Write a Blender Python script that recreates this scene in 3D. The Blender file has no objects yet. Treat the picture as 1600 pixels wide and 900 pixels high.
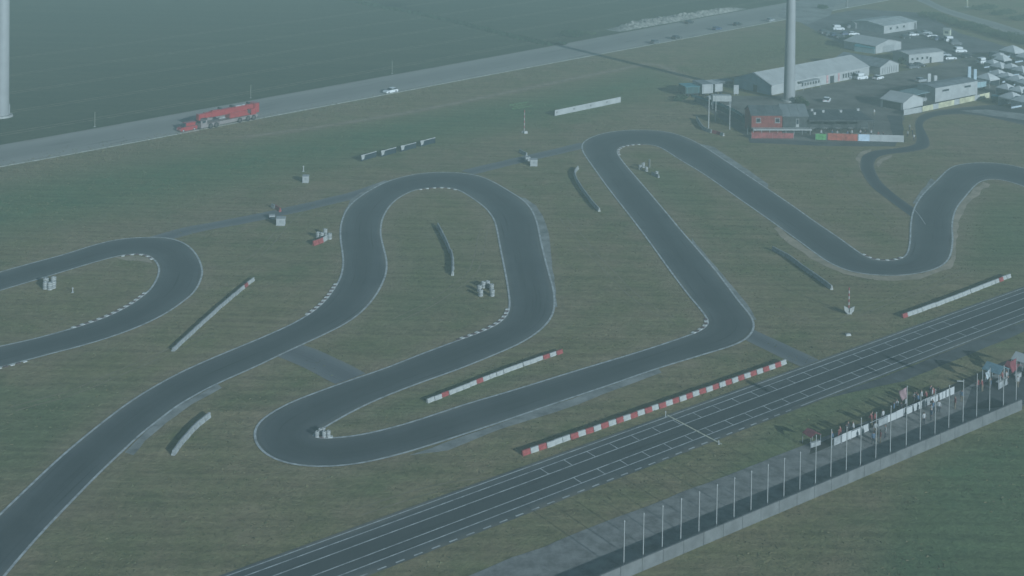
import bpy, bmesh, math, random
import numpy as np
from mathutils import Vector, Matrix, noise

random.seed(7)
RNG = random.Random(11)
scene = bpy.context.scene
COL = scene.collection

# ------------------------------------------------------------------ camera, light
CAM_H, FOC, PPY, ROLL = 80.0, 2060.0, -290.0, 0.02      # survey of the photograph (1600 px wide)
cam_data = bpy.data.cameras.new('camera')
cam_data.sensor_width = 36.0
cam_data.lens = 36.0 * FOC / 1600.0
cam_data.shift_y = (PPY - 450.0) / 1600.0               # long lens held level, cropped low
cam_data.clip_start = 1.0
cam_data.clip_end = 8000.0
cam = bpy.data.objects.new('camera', cam_data)
COL.objects.link(cam)
cam.matrix_world = (Matrix.Translation((0, 0, CAM_H)) @ Matrix.Rotation(math.pi / 2, 4, 'X')
                    @ Matrix.Rotation(ROLL, 4, 'Z'))
scene.camera = cam

SUN_EL = math.radians(17.5)
SUN_AZ = math.radians(143.0)                            # clockwise from +Y, behind the camera to the right
sun_dir = Vector((math.sin(SUN_AZ) * math.cos(SUN_EL), math.cos(SUN_AZ) * math.cos(SUN_EL), math.sin(SUN_EL)))
sd = bpy.data.lights.new('sun', 'SUN')
sd.energy = 5.0
sd.angle = math.radians(0.55)
sd.color = (1.0, 0.95, 0.87)
so = bpy.data.objects.new('sun', sd)
so.rotation_euler = (-sun_dir).to_track_quat('-Z', 'Y').to_euler()
so.location = (60, -60, 300)
COL.objects.link(so)

world = bpy.data.worlds.new('World')
scene.world = world
world.use_nodes = True
wn = world.node_tree.nodes
wl = world.node_tree.links
wn.clear()
sky = wn.new('ShaderNodeTexSky')
sky.sky_type = 'NISHITA'
sky.sun_disc = False
sky.sun_elevation = SUN_EL
sky.sun_rotation = SUN_AZ
sky.air_density = 0.6
sky.dust_density = 0.0
bg = wn.new('ShaderNodeBackground')
bg.inputs['Strength'].default_value = 0.05
wo = wn.new('ShaderNodeOutputWorld')
wl.new(sky.outputs[0], bg.inputs[0])
wl.new(bg.outputs[0], wo.inputs[0])

scene.view_settings.view_transform = 'Standard'
scene.view_settings.look = 'None'
scene.view_settings.gamma = 1.0
scene.view_settings.exposure = 0.11
scene.view_settings.use_white_balance = True
scene.view_settings.white_balance_temperature = 5120
scene.view_settings.white_balance_tint = 1
scene.view_settings.use_curve_mapping = False
scene.render.engine = 'CYCLES'
scene.cycles.max_bounces = 6
scene.cycles.volume_bounces = 0
scene.cycles.use_denoising = True

HAZE_DENSITY = 0.00110
HAZE_COLOR = (0.80, 1.0, 0.88)

# ------------------------------------------------------------------ ground survey
CR, SR = math.cos(ROLL), math.sin(ROLL)


def G(px, py):
    """photo survey point -> ground (X, Y) in metres"""
    u, w = px - 800.0, py - PPY
    t = CAM_H / (w * CR - u * SR)
    return Vector((t * (u * CR + w * SR), t * FOC))


def GP(pts):
    return [G(*p) for p in pts]


def HT(px, py, dpx):
    """height in metres of dpx photo pixels standing at that ground point"""
    return dpx * G(px, py).y / FOC


# ------------------------------------------------------------------ materials
MATS = {}


def mat(name, col, rough=0.7, var=0.12, scale=2.0, metal=0.0, bump=0.0, col2=None, spec=0.3):
    """procedural material: base colour broken up by two octaves of noise"""
    if name in MATS:
        return MATS[name]
    m = bpy.data.materials.new(name)
    m.use_nodes = True
    n, l = m.node_tree.nodes, m.node_tree.links
    b = n['Principled BSDF']
    b.inputs['Roughness'].default_value = rough
    b.inputs['Metallic'].default_value = metal
    b.inputs['Specular IOR Level'].default_value = spec
    tc = n.new('ShaderNodeTexCoord')
    nz = n.new('ShaderNodeTexNoise')
    nz.inputs['Scale'].default_value = scale
    nz.inputs['Detail'].default_value = 6
    nz.inputs['Roughness'].default_value = 0.65
    l.new(tc.outputs['Object'], nz.inputs['Vector'])
    mx = n.new('ShaderNodeMix')
    mx.data_type = 'RGBA'
    c2 = col2 if col2 else tuple(max(0, c * (1 - 2.2 * var)) for c in col)
    c1 = tuple(min(1, c * (1 + var)) for c in col)
    mx.inputs['A'].default_value = (*c2, 1)
    mx.inputs['B'].default_value = (*c1, 1)
    rp = n.new('ShaderNodeMapRange')
    rp.inputs['From Min'].default_value = 0.32
    rp.inputs['From Max'].default_value = 0.62
    l.new(nz.outputs['Fac'], rp.inputs['Value'])
    l.new(rp.outputs[0], mx.inputs['Factor'])
    l.new(mx.outputs['Result'], b.inputs['Base Color'])
    if bump:
        bp = n.new('ShaderNodeBump')
        bp.inputs['Strength'].default_value = bump
        bp.inputs['Distance'].default_value = 0.1
        l.new(nz.outputs['Fac'], bp.inputs['Height'])
        l.new(bp.outputs[0], b.inputs['Normal'])
    MATS[name] = m
    return m


def nodes_of(name, rough=0.9, spec=0.2):
    m = bpy.data.materials.new(name)
    m.use_nodes = True
    MATS[name] = m
    n, l = m.node_tree.nodes, m.node_tree.links
    b = n['Principled BSDF']
    b.inputs['Roughness'].default_value = rough
    b.inputs['Specular IOR Level'].default_value = spec
    return m, n, l, b


def noise_node(n, l, vec, scale, detail=6, rough=0.6, lo=0.35, hi=0.65):
    z = n.new('ShaderNodeTexNoise')
    z.inputs['Scale'].default_value = scale
    z.inputs['Detail'].default_value = detail
    z.inputs['Roughness'].default_value = rough
    l.new(vec, z.inputs['Vector'])
    r = n.new('ShaderNodeMapRange')
    r.inputs['From Min'].default_value = lo
    r.inputs['From Max'].default_value = hi
    l.new(z.outputs['Fac'], r.inputs['Value'])
    return r.outputs[0]


def mix(n, l, fac, a, b):
    x = n.new('ShaderNodeMix')
    x.data_type = 'RGBA'
    for key, v in (('Factor', fac), ('A', a), ('B', b)):
        if isinstance(v, (tuple, list)):
            x.inputs[key].default_value = (*v, 1)
        elif isinstance(v, float):
            x.inputs[key].default_value = v
        else:
            l.new(v, x.inputs[key])
    return x.outputs['Result']


def math_node(n, l, op, a, b):
    x = n.new('ShaderNodeMath')
    x.operation = op
    for i, v in enumerate((a, b)):
        if isinstance(v, (int, float)):
            x.inputs[i].default_value = v
        else:
            l.new(v, x.inputs[i])
    return x.outputs[0]


def ground_material():
    m, n, l, b = nodes_of('grass_ground', 0.95, 0.1)
    tc = n.new('ShaderNodeTexCoord')
    vec = tc.outputs['Object']
    big = noise_node(n, l, vec, 0.022, 4, 0.55, 0.4, 0.6)
    mid = noise_node(n, l, vec, 0.13, 6, 0.65, 0.36, 0.64)
    fine = noise_node(n, l, vec, 1.3, 8, 0.75, 0.3, 0.7)
    mp = n.new('ShaderNodeMapping')
    mp.inputs['Rotation'].default_value = (0, 0, 0.72)
    mp.inputs['Scale'].default_value = (0.06, 0.5, 1)
    l.new(vec, mp.inputs['Vector'])
    streak = noise_node(n, l, mp.outputs[0], 1.0, 5, 0.6, 0.35, 0.68)
    def attr(nm):
        a = n.new('ShaderNodeAttribute')
        a.attribute_name = nm
        return a.outputs['Fac']
    c = mix(n, l, big, (0.195, 0.180, 0.080), (0.150, 0.160, 0.070))
    c = mix(n, l, mid, c, (0.245, 0.200, 0.110))
    green = math_node(n, l, 'MULTIPLY', attr('green'), math_node(n, l, 'ADD', math_node(n, l, 'MULTIPLY', mid, 0.5), 0.5))
    c = mix(n, l, green, c, (0.090, 0.155, 0.062))
    dirt = math_node(n, l, 'MULTIPLY', attr('dirt'), math_node(n, l, 'ADD', math_node(n, l, 'MULTIPLY', streak, 0.6), 0.4))
    c = mix(n, l, dirt, c, (0.30, 0.225, 0.155))
    med = noise_node(n, l, vec, 0.45, 7, 0.7, 0.3, 0.7)
    wv = n.new('ShaderNodeMapping')
    wv.inputs['Rotation'].default_value = (0, 0, -0.5)
    wv.inputs['Scale'].default_value = (0.04, 0.75, 1)
    l.new(vec, wv.inputs['Vector'])
    mow = noise_node(n, l, wv.outputs[0], 1.0, 3, 0.5, 0.38, 0.62)
    f2 = math_node(n, l, 'ADD', math_node(n, l, 'MULTIPLY', fine, 0.55), 0.42)
    f2 = math_node(n, l, 'ADD', f2, math_node(n, l, 'MULTIPLY', med, 0.40))
    f2 = math_node(n, l, 'ADD', f2, math_node(n, l, 'MULTIPLY', mow, 0.26))
    hs = n.new('ShaderNodeHueSaturation')
    l.new(c, hs.inputs['Color'])
    l.new(f2, hs.inputs['Value'])
    l.new(hs.outputs[0], b.inputs['Base Color'])
    bp = n.new('ShaderNodeBump')
    bp.inputs['Strength'].default_value = 0.5
    bp.inputs['Distance'].default_value = 0.35
    l.new(fine, bp.inputs['Height'])
    l.new(bp.outputs[0], b.inputs['Normal'])
    return m


def field_material():
    m, n, l, b = nodes_of('crop_field', 0.95, 0.1)
    tc = n.new('ShaderNodeTexCoord')
    vec = tc.outputs['Object']
    big = noise_node(n, l, vec, 0.016, 5, 0.6, 0.38, 0.62)
    fine = noise_node(n, l, vec, 0.5, 8, 0.75, 0.3, 0.7)
    mp = n.new('ShaderNodeMapping')
    mp.inputs['Rotation'].default_value = (0, 0, -ROAD_ANG)
    mp.inputs['Scale'].default_value = (0.010, 0.16, 1)
    l.new(vec, mp.inputs['Vector'])
    rows = noise_node(n, l, mp.outputs[0], 1.0, 5, 0.6, 0.4, 0.75)
    c = mix(n, l, big, (0.050, 0.066, 0.034), (0.060, 0.072, 0.038))
    c = mix(n, l, math_node(n, l, 'MULTIPLY', rows, 0.75), c, (0.105, 0.112, 0.060))
    f2 = math_node(n, l, 'ADD', math_node(n, l, 'MULTIPLY', fine, 0.7), 0.62)
    hs = n.new('ShaderNodeHueSaturation')
    l.new(c, hs.inputs['Color'])
    l.new(f2, hs.inputs['Value'])
    l.new(hs.outputs[0], b.inputs['Base Color'])
    return m


def asphalt_material(name, base, light, amount):
    m, n, l, b = nodes_of(name, 0.8, 0.35)
    uv = n.new('ShaderNodeUVMap')
    tc = n.new('ShaderNodeTexCoord')
    mp = n.new('ShaderNodeMapping')
    mp.inputs['Scale'].default_value = (5.0, 0.03, 1)
    l.new(uv.outputs[0], mp.inputs['Vector'])
    streak = noise_node(n, l, mp.outputs[0], 1.0, 6, 0.7, 0.3, 0.7)
    patch = noise_node(n, l, tc.outputs['Object'], 0.09, 5, 0.65, 0.35, 0.65)
    fine = noise_node(n, l, tc.outputs['Object'], 3.0, 8, 0.8, 0.25, 0.75)
    f = math_node(n, l, 'MULTIPLY', math_node(n, l, 'ADD', streak, patch), amount)
    c = mix(n, l, f, base, light)
    # rubbered-in racing band down the middle of the lane
    sx = n.new('ShaderNodeSeparateXYZ')
    l.new(uv.outputs[0], sx.inputs[0])
    d = math_node(n, l, 'ABSOLUTE', math_node(n, l, 'SUBTRACT', sx.outputs[0], 0.5), 0)
    band = n.new('ShaderNodeMapRange')
    band.inputs['From Min'].default_value = 0.12
    band.inputs['From Max'].default_value = 0.42
    band.inputs['To Min'].default_value = 0.55
    band.inputs['To Max'].default_value = 0.0
    l.new(d, band.inputs['Value'])
    c = mix(n, l, band.outputs[0], c, tuple(x * 0.62 for x in base))
    mp2 = n.new('ShaderNodeMapping')
    mp2.inputs['Scale'].default_value = (16.0, 0.05, 1)
    l.new(uv.outputs[0], mp2.inputs['Vector'])
    skid = noise_node(n, l, mp2.outputs[0], 1.0, 3, 0.5, 0.60, 0.72)
    c = mix(n, l, math_node(n, l, 'MULTIPLY', skid, 0.75), c, tuple(x * 0.40 for x in base))
    ep = n.new('ShaderNodeMapRange')
    ep.inputs['From Min'].default_value = 0.36
    ep.inputs['From Max'].default_value = 0.50
    l.new(d, ep.inputs['Value'])
    dust = math_node(n, l, 'MULTIPLY', math_node(n, l, 'MULTIPLY', ep.outputs[0], patch), 0.8)
    c = mix(n, l, dust, c, (0.20, 0.18, 0.14))
    f2 = math_node(n, l, 'ADD', math_node(n, l, 'MULTIPLY', fine, 0.25), 0.87)
    hs = n.new('ShaderNodeHueSaturation')
    l.new(c, hs.inputs['Color'])
    l.new(f2, hs.inputs['Value'])
    l.new(hs.outputs[0], b.inputs['Base Color'])
    return m


# ------------------------------------------------------------------ mesh helpers
class MB:
    def __init__(self):
        self.v, self.f = [], []

    def add(self, verts, faces):
        o = len(self.v)
        self.v += [tuple(p) for p in verts]
        self.f += [tuple(i + o for i in q) for q in faces]
        return self

    def box(self, c, s, rz=0.0, taper=1.0, ch=0.0):
        """box with centre c, size s, optional top taper and chamfered vertical edges"""
        x, y, z = s[0] / 2, s[1] / 2, s[2] / 2
        if ch:
            ring = [(-x + ch, -y), (x - ch, -y), (x, -y + ch), (x, y - ch), (x - ch, y), (-x + ch, y), (-x, y - ch), (-x, -y + ch)]
        else:
            ring = [(-x, -y), (x, -y), (x, y), (-x, y)]
        k = len(ring)
        vs = [(a, b, -z) for a, b in ring] + [(a * taper, b * taper, z) for a, b in ring]
        cs, sn = math.cos(rz), math.sin(rz)
        vs = [(c[0] + a * cs - b * sn, c[1] + a * sn + b * cs, c[2] + d) for a, b, d in vs]
        fs = [tuple(range(k - 1, -1, -1)), tuple(range(k, 2 * k))]
        fs += [(i, (i + 1) % k, k + (i + 1) % k, k + i) for i in range(k)]
        return self.add(vs, fs)

    def extrude(self, prof, axis, a, b):
        """closed profile (list of 2-D points) swept along axis 'x' or 'y' from a to b"""
        k = len(prof)
        if axis == 'x':
            vs = [(a, p, q) for p, q in prof] + [(b, p, q) for p, q in prof]
        elif axis == 'y':
            vs = [(p, a, q) for p, q in prof] + [(p, b, q) for p, q in prof]
        else:
            vs = [(p, q, a) for p, q in prof] + [(p, q, b) for p, q in prof]
        fs = [tuple(range(k)), tuple(range(2 * k - 1, k - 1, -1))]
        fs += [(i, k + i, k + (i + 1) % k, (i + 1) % k) for i in range(k)]
        return self.add(vs, fs)

    def cyl(self, p0, p1, r0, r1=None, n=12):
        r1 = r0 if r1 is None else r1
        p0, p1 = Vector(p0), Vector(p1)
        d = (p1 - p0).normalized()
        t = d.orthogonal().normalized()
        b = d.cross(t)
        vs = []
        for p, r in ((p0, r0), (p1, r1)):
            for i in range(n):
                a = 2 * math.pi * i / n
                vs.append(p + (t * math.cos(a) + b * math.sin(a)) * r)
        fs = [tuple(range(n - 1, -1, -1)), tuple(range(n, 2 * n))]
        fs += [(i, (i + 1) % n, n + (i + 1) % n, n + i) for i in range(n)]
        return self.add(vs, fs)

    def ring(self, c, R, r, n=14, m=6, squash=1.0, axis='z'):
        vs, fs = [], []
        for i in range(n):
            a = 2 * math.pi * i / n
            for j in range(m):
                b = 2 * math.pi * j / m
                q = R + r * math.cos(b)
                x, y, z = q * math.cos(a), q * math.sin(a), r * squash * math.sin(b)
                if axis == 'y':
                    x, y, z = x, z, y
                vs.append((c[0] + x, c[1] + y, c[2] + z))
        for i in range(n):
            for j in range(m):
                fs.append((i * m + j, ((i + 1) % n) * m + j, ((i + 1) % n) * m + (j + 1) % m, i * m + (j + 1) % m))
        return self.add(vs, fs)

    def mesh(self, name):
        me = bpy.data.meshes.new(name)
        me.from_pydata(self.v, [], self.f)
        bm = bmesh.new()
        bm.from_mesh(me)
        bmesh.ops.recalc_face_normals(bm, faces=bm.faces)
        bm.to_mesh(me)
        bm.free()
        return me

    def build(self, name, material, parent=None, smooth=False):
        return obj(name, self.mesh(name), material, parent, smooth)


def obj(name, me, material, parent=None, smooth=False):
    if material is not None and not me.materials:
        me.materials.append(material)
    if smooth:
        me.polygons.foreach_set('use_smooth', [True] * len(me.polygons))
    o = bpy.data.objects.new(name, me)
    COL.objects.link(o)
    if parent:
        o.parent = parent
    return o


def tag(o, label=None, cat=None, group=None, kind=None):
    if label: o['label'] = label
    if cat: o['category'] = cat
    if group: o['group'] = group
    if kind: o['kind'] = kind
    return o


def thing(name, label, cat, loc=(0, 0, 0), rz=0.0, group=None):
    o = bpy.data.objects.new(name, None)
    o.empty_display_size = 0.5
    COL.objects.link(o)
    o.location = (loc[0], loc[1], loc[2] if len(loc) > 2 else 0.0)
    o.rotation_euler = (0, 0, rz)
    return tag(o, label, cat, group)


def dup(root, loc, rz=None, label=None, scale=None):
    r = root.copy()
    COL.objects.link(r)
    r.location = (loc[0], loc[1], loc[2] if len(loc) > 2 else 0.0)
    if rz is not None: r.rotation_euler = (0, 0, rz)
    if scale: r.scale = scale
    if label: r['label'] = label
    for ch in list(root.children):
        c = ch.copy()
        COL.objects.link(c)
        c.parent = r
        for g in list(ch.children):
            d = g.copy()
            COL.objects.link(d)
            d.parent = c
    return r


def catmull(pts, step, closed=False):
    """resample a polyline of 2-D vectors along a centripetal-ish Catmull-Rom"""
    P = [Vector(p) for p in pts]
    out = []
    n = len(P)
    for i in range(n - 1):
        p0 = P[i - 1] if i else P[0] * 2 - P[1]
        p1, p2 = P[i], P[i + 1]
        p3 = P[i + 2] if i + 2 < n else P[-1] * 2 - P[-2]
        k = max(1, int((p2 - p1).length / step))
        for j in range(k):
            t = j / k
            t2, t3 = t * t, t * t * t
            out.append(0.5 * ((2 * p1) + (p2 - p0) * t + (2 * p0 - 5 * p1 + 4 * p2 - p3) * t2 + (3 * p1 - p0 - 3 * p2 + p3) * t3))
    out.append(P[-1].copy())
    return out


def smooth_line(pts, it=2):
    P = [p.copy() for p in pts]
    for _ in range(it):
        Q = [p.copy() for p in P]
        for i in range(1, len(P) - 1):
            Q[i] = P[i] * 0.5 + (P[i - 1] + P[i + 1]) * 0.25
        P = Q
    return P


def even(pts, n):
    d = [0.0]
    for a, b in zip(pts, pts[1:]):
        d.append(d[-1] + (b - a).length)
    out, j = [], 0
    for i in range(n):
        t = d[-1] * i / (n - 1)
        while j < len(pts) - 2 and d[j + 1] < t: j += 1
        s = (t - d[j]) / max(1e-9, d[j + 1] - d[j])
        out.append(pts[j].lerp(pts[j + 1], s))
    return out


def length(pts):
    return sum((b - a).length for a, b in zip(pts, pts[1:]))


def sheet_between(name, L, R, z, material, parent=None):
    """ribbon between two equally long point lists, uv = (across, metres along)"""
    me = bpy.data.meshes.new(name)
    vs, fs, uvs = [], [], []
    d = 0.0
    K = 4
    for i in range(len(L)):
        if i: d += ((L[i] + R[i]) * 0.5 - (L[i - 1] + R[i - 1]) * 0.5).length
        for k in range(K + 1):
            p = L[i].lerp(R[i], k / K)
            vs.append((p.x, p.y, z))
            uvs.append((k / K, d))
    for i in range(len(L) - 1):
        for k in range(K):
            a = i * (K + 1) + k
            fs.append((a, a + 1, a + K + 2, a + K + 1))
    me.from_pydata(vs, [], fs)
    ul = me.uv_layers.new(name='UVMap')
    idx = np.empty(len(me.loops), dtype=np.int32)
    me.loops.foreach_get('vertex_index', idx)
    ul.data.foreach_set('uv', np.array(uvs, dtype=np.float32)[idx].ravel())
    bm = bmesh.new(); bm.from_mesh(me)
    for f in bm.faces:
        if f.normal.z < 0: f.normal_flip()
    bm.to_mesh(me); bm.free()
    return obj(name, me, material, parent)


def strip_along(pts, width, z, side=0.0):
    """flat strip along a polyline; side = -1/0/1 puts it left/centre/right of the line"""
    m = MB()
    vs, fs = [], []
    for i, p in enumerate(pts):
        t = (pts[min(i + 1, len(pts) - 1)] - pts[max(i - 1, 0)]).normalized()
        nrm = Vector((t.y, -t.x))
        a = p + nrm * width * (side - 1) / 2
        b = p + nrm * width * (side + 1) / 2
        vs += [(a.x, a.y, z), (b.x, b.y, z)]
        if i: fs.append((2 * i - 2, 2 * i - 1, 2 * i + 1, 2 * i))
    return m.add(vs, fs)


def poly_sheet(name, pts, z, material, parent=None, rough_edge=0.0, step=2.0):
    """flat irregular patch from an outline"""
    P = [Vector(p) for p in pts]
    P.append(P[0])
    out = []
    for a, b in zip(P, P[1:]):
        k = max(1, int((b - a).length / step))
        for j in range(k):
            q = a.lerp(b, j / k)
            if rough_edge:
                w = noise.noise_vector(Vector((q.x * 0.25, q.y * 0.25, 3.1)))
                q = q + Vector((w.x, w.y)) * rough_edge
            out.append(q)
    from mathutils.geometry import tessellate_polygon
    vs = [Vector((q.x, q.y, z)) for q in out]
    tris = tessellate_polygon([vs])
    me = bpy.data.meshes.new(name)
    me.from_pydata([tuple(v) for v in vs], [], [tuple(t) for t in tris])
    bm = bmesh.new(); bm.from_mesh(me)
    for f in bm.faces:
        if f.normal.z < 0: f.normal_flip()
    bm.to_mesh(me); bm.free()
    return obj(name, me, material, parent)


def ang(a, b):
    d = b - a
    return math.atan2(d.y, d.x)


# ------------------------------------------------------------------ traced edges of the main kart track (photo survey)
TRACK_L = [
    [(-190, 985), (-60, 860), (60, 745), (105, 704), (150, 667), (200, 629), (237, 606), (275, 585), (325, 562), (400, 531), (450, 509), (482, 491)],
    [(482, 491), (507, 470), (525, 445), (532, 430), (535, 412), (534, 396), (531, 375), (531, 355)],
    [(531, 355), (536, 337), (545, 322), (562, 307), (587, 292), (612, 281), (650, 272), (687, 269)],
    [(687, 269), (720, 270), (750, 275), (775, 286), (800, 301), (815, 310), (830, 325), (840, 347)],
    [(840, 347), (847, 380), (857, 420), (866, 452), (868, 475)],
    [(868, 475), (865, 492), (852, 511), (827, 530), (800, 544)],
    [(800, 544), (725, 575), (650, 602), (587, 627), (537, 652), (507, 670)],
    [(507, 670), (497, 676), (491, 681), (500, 684), (517, 684)],
    [(517, 684), (555, 681), (600, 671), (650, 657), (725, 632), (800, 610), (900, 579), (1000, 549), (1075, 524)],
    [(1075, 524), (1092, 517), (1102, 510), (1105, 502), (1095, 486)],
    [(1095, 486), (1075, 462), (1050, 429), (1012, 376), (985, 340), (950, 295), (925, 260), (912, 241)],
    [(912, 241), (908, 231), (912, 221), (930, 212), (960, 205), (1000, 203), (1037, 205)],
    [(1037, 205), (1070, 214), (1100, 229), (1137, 253), (1200, 295), (1237, 320), (1275, 347), (1312, 372), (1350, 399)],
    [(1350, 399), (1370, 406), (1390, 407), (1407, 404), (1417, 395)],
    [(1417, 395), (1421, 375), (1422, 350), (1427, 327), (1440, 305), (1465, 280)],
    [(1465, 280), (1482, 264), (1500, 257), (1537, 254), (1575, 257), (1600, 263), (1660, 278), (1740, 300)],
]
TRACK_R = [
    [(-60, 985), (52, 850), (150, 747), (195, 704), (225, 676), (250, 657), (275, 637), (300, 622), (337, 602), (400, 574), (450, 550), (500, 527)],
    [(500, 527), (540, 507), (565, 489), (585, 467), (597, 447), (605, 425), (605, 405), (600, 385)],
    [(600, 385), (596, 365), (598, 345), (606, 328), (618, 314), (632, 305), (650, 297), (672, 294)],
    [(672, 294), (695, 293), (715, 297), (737, 310), (757, 325), (770, 342), (775, 358)],
    [(775, 358), (781, 390), (788, 425), (793, 455), (795, 475)],
    [(795, 475), (793, 488), (785, 500), (762, 514), (717, 531)],
    [(717, 531), (650, 556), (605, 574), (535, 598), (462, 625), (437, 637)],
    [(437, 637), (415, 650), (400, 663), (395, 680), (400, 697), (418, 714), (450, 726), (500, 731), (560, 726)],
    [(560, 726), (610, 715), (650, 704), (725, 680), (800, 655), (875, 629), (950, 604), (1025, 578), (1100, 555)],
    [(1100, 555), (1140, 543), (1164, 533), (1177, 520), (1180, 507), (1174, 493)],
    [(1174, 493), (1155, 470), (1121, 425), (1087, 385), (1065, 360), (1040, 330), (1012, 297), (980, 260)],
    [(980, 260), (968, 244), (965, 235), (973, 229), (992, 226), (1012, 226), (1030, 230)],
    [(1030, 230), (1062, 250), (1100, 273), (1150, 308), (1200, 343), (1250, 379), (1287, 406), (1312, 419)],
    [(1312, 419), (1337, 427), (1375, 431), (1412, 431), (1445, 426), (1467, 419)],
    [(1467, 419), (1480, 410), (1487, 397), (1490, 375), (1489, 350), (1495, 327)],
    [(1495, 327), (1510, 307), (1525, 290), (1538, 282), (1557, 280), (1580, 285), (1600, 292), (1660, 312), (1740, 340)],
]
LOOP_O = [(-130, 463), (-60, 443), (0, 425), (50, 411), (100, 397.5), (150, 382), (187, 374), (225, 371), (262, 372), (290, 381), (308, 398),
          (317, 420), (315, 437), (305, 456), (287, 472), (257, 492), (220, 510), (175, 527), (125, 542), (75, 555), (0, 575), (-60, 589), (-130, 606)]
LOOP_I = [(-130, 494), (-60, 474), (0, 455), (50, 440), (100, 425), (150, 410), (185, 401), (212, 397.5), (230, 400), (241, 408), (246, 416),
          (247, 424), (244, 435), (236, 449), (225, 460), (203, 476), (170, 493), (135, 506), (95, 518), (50, 530), (0, 541), (-60, 555), (-130, 572)]
SIDE_L = [(1428, 342), (1387, 312), (1360, 290), (1347, 270), (1344, 255), (1350, 242), (1370, 235), (1400, 232), (1425, 227), (1432, 220),
          (1431, 206), (1430, 193), (1434, 184), (1446, 177), (1475, 171), (1525, 166), (1562, 164), (1600, 168), (1680, 182)]
SIDE_R = [(1430, 326), (1400, 305), (1380, 287), (1370, 272), (1366, 257), (1372, 246), (1390, 241), (1425, 237), (1450, 231), (1452, 219),
          (1446, 206), (1442, 197), (1446, 189), (1462, 182), (1485, 179), (1515, 179), (1550, 184), (1600, 196), (1680, 218)]


def joined(segs, n_per):
    """resample every anchor segment to n points so both edges stay paired"""
    flat = [p for i, s in enumerate(segs) for p in (s if i == 0 else s[1:])]
    world = GP(flat)
    fine = catmull(world, 0.5)
    # locate anchors on the fine curve
    anchors = [G(*s[0]) for s in segs] + [G(*segs[-1][-1])]
    idx, last = [], 0
    for a in anchors:
        best = min(range(last, len(fine)), key=lambda i: (fine[i] - a).length)
        idx.append(best)
        last = best
    out = []
    for k in range(len(segs)):
        part = even(fine[idx[k]:idx[k + 1] + 1], n_per[k] + 1)
        out += part if k == 0 else part[1:]
    return out


n_per = [max(8, int(length(GP(s)) / 1.2)) for s in TRACK_R]
TL = smooth_line(joined(TRACK_L, n_per), 3)
TR = smooth_line(joined(TRACK_R, n_per), 3)
_o, _i = catmull(GP(LOOP_O), 0.6), catmull(GP(LOOP_I), 0.6)
LO, LI = [], []
for s in range(len(LOOP_O) - 1):
    pass
LO, LI = smooth_line(joined([LOOP_O[i:i + 2] for i in range(len(LOOP_O) - 1)], [8] * (len(LOOP_O) - 1)), 2), \
         smooth_line(joined([LOOP_I[i:i + 2] for i in range(len(LOOP_I) - 1)], [8] * (len(LOOP_I) - 1)), 2)
SL = smooth_line(joined([SIDE_L[i:i + 2] for i in range(len(SIDE_L) - 1)], [8] * (len(SIDE_L) - 1)), 2)
SRr = smooth_line(joined([SIDE_R[i:i + 2] for i in range(len(SIDE_R) - 1)], [8] * (len(SIDE_R) - 1)), 2)

ROAD_LOW = [G(-200, 297), G(0, 261), G(160, 232), G(500, 167.5), G(840, 103), G(1080, 58.5), G(1223, 31.5), G(1300, 17), G(1400, -2)]
ROAD_UP = [G(-200, 262), G(0, 226.7), G(160, 198.7), G(500, 137.5), G(840, 76), G(1080, 31.0), G(1223, 5.0), G(1300, -9), G(1400, -26)]
ROAD_ANG = ang(ROAD_LOW[1], ROAD_LOW[5])

# ------------------------------------------------------------------ ground
DIRT_PATH = catmull(GP([(380, 214), (500, 198), (640, 175), (800, 143), (900, 122), (960, 110), (1020, 100), (1060, 116), (1095, 130)]), 2.0)


def seg_dist(P, line):
    best = np.full(P.shape[0], 1e9)
    for a, b in zip(line, line[1:]):
        a2, b2 = np.array(a), np.array(b)
        d = b2 - a2
        t = np.clip(((P - a2) @ d) / max(1e-9, d @ d), 0, 1)
        q = a2 + t[:, None] * d
        best = np.minimum(best, np.hypot(*(P - q).T))
    return best


def in_poly(P, poly):
    x, y = P[:, 0], P[:, 1]
    r = np.zeros(len(P), bool)
    n = len(poly)
    for i in range(n):
        a, b = poly[i], poly[(i + 1) % n]
        c = ((a.y > y) != (b.y > y)) & (x < (b.x - a.x) * (y - a.y) / (b.y - a.y + 1e-12) + a.x)
        r ^= c
    return r


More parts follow.
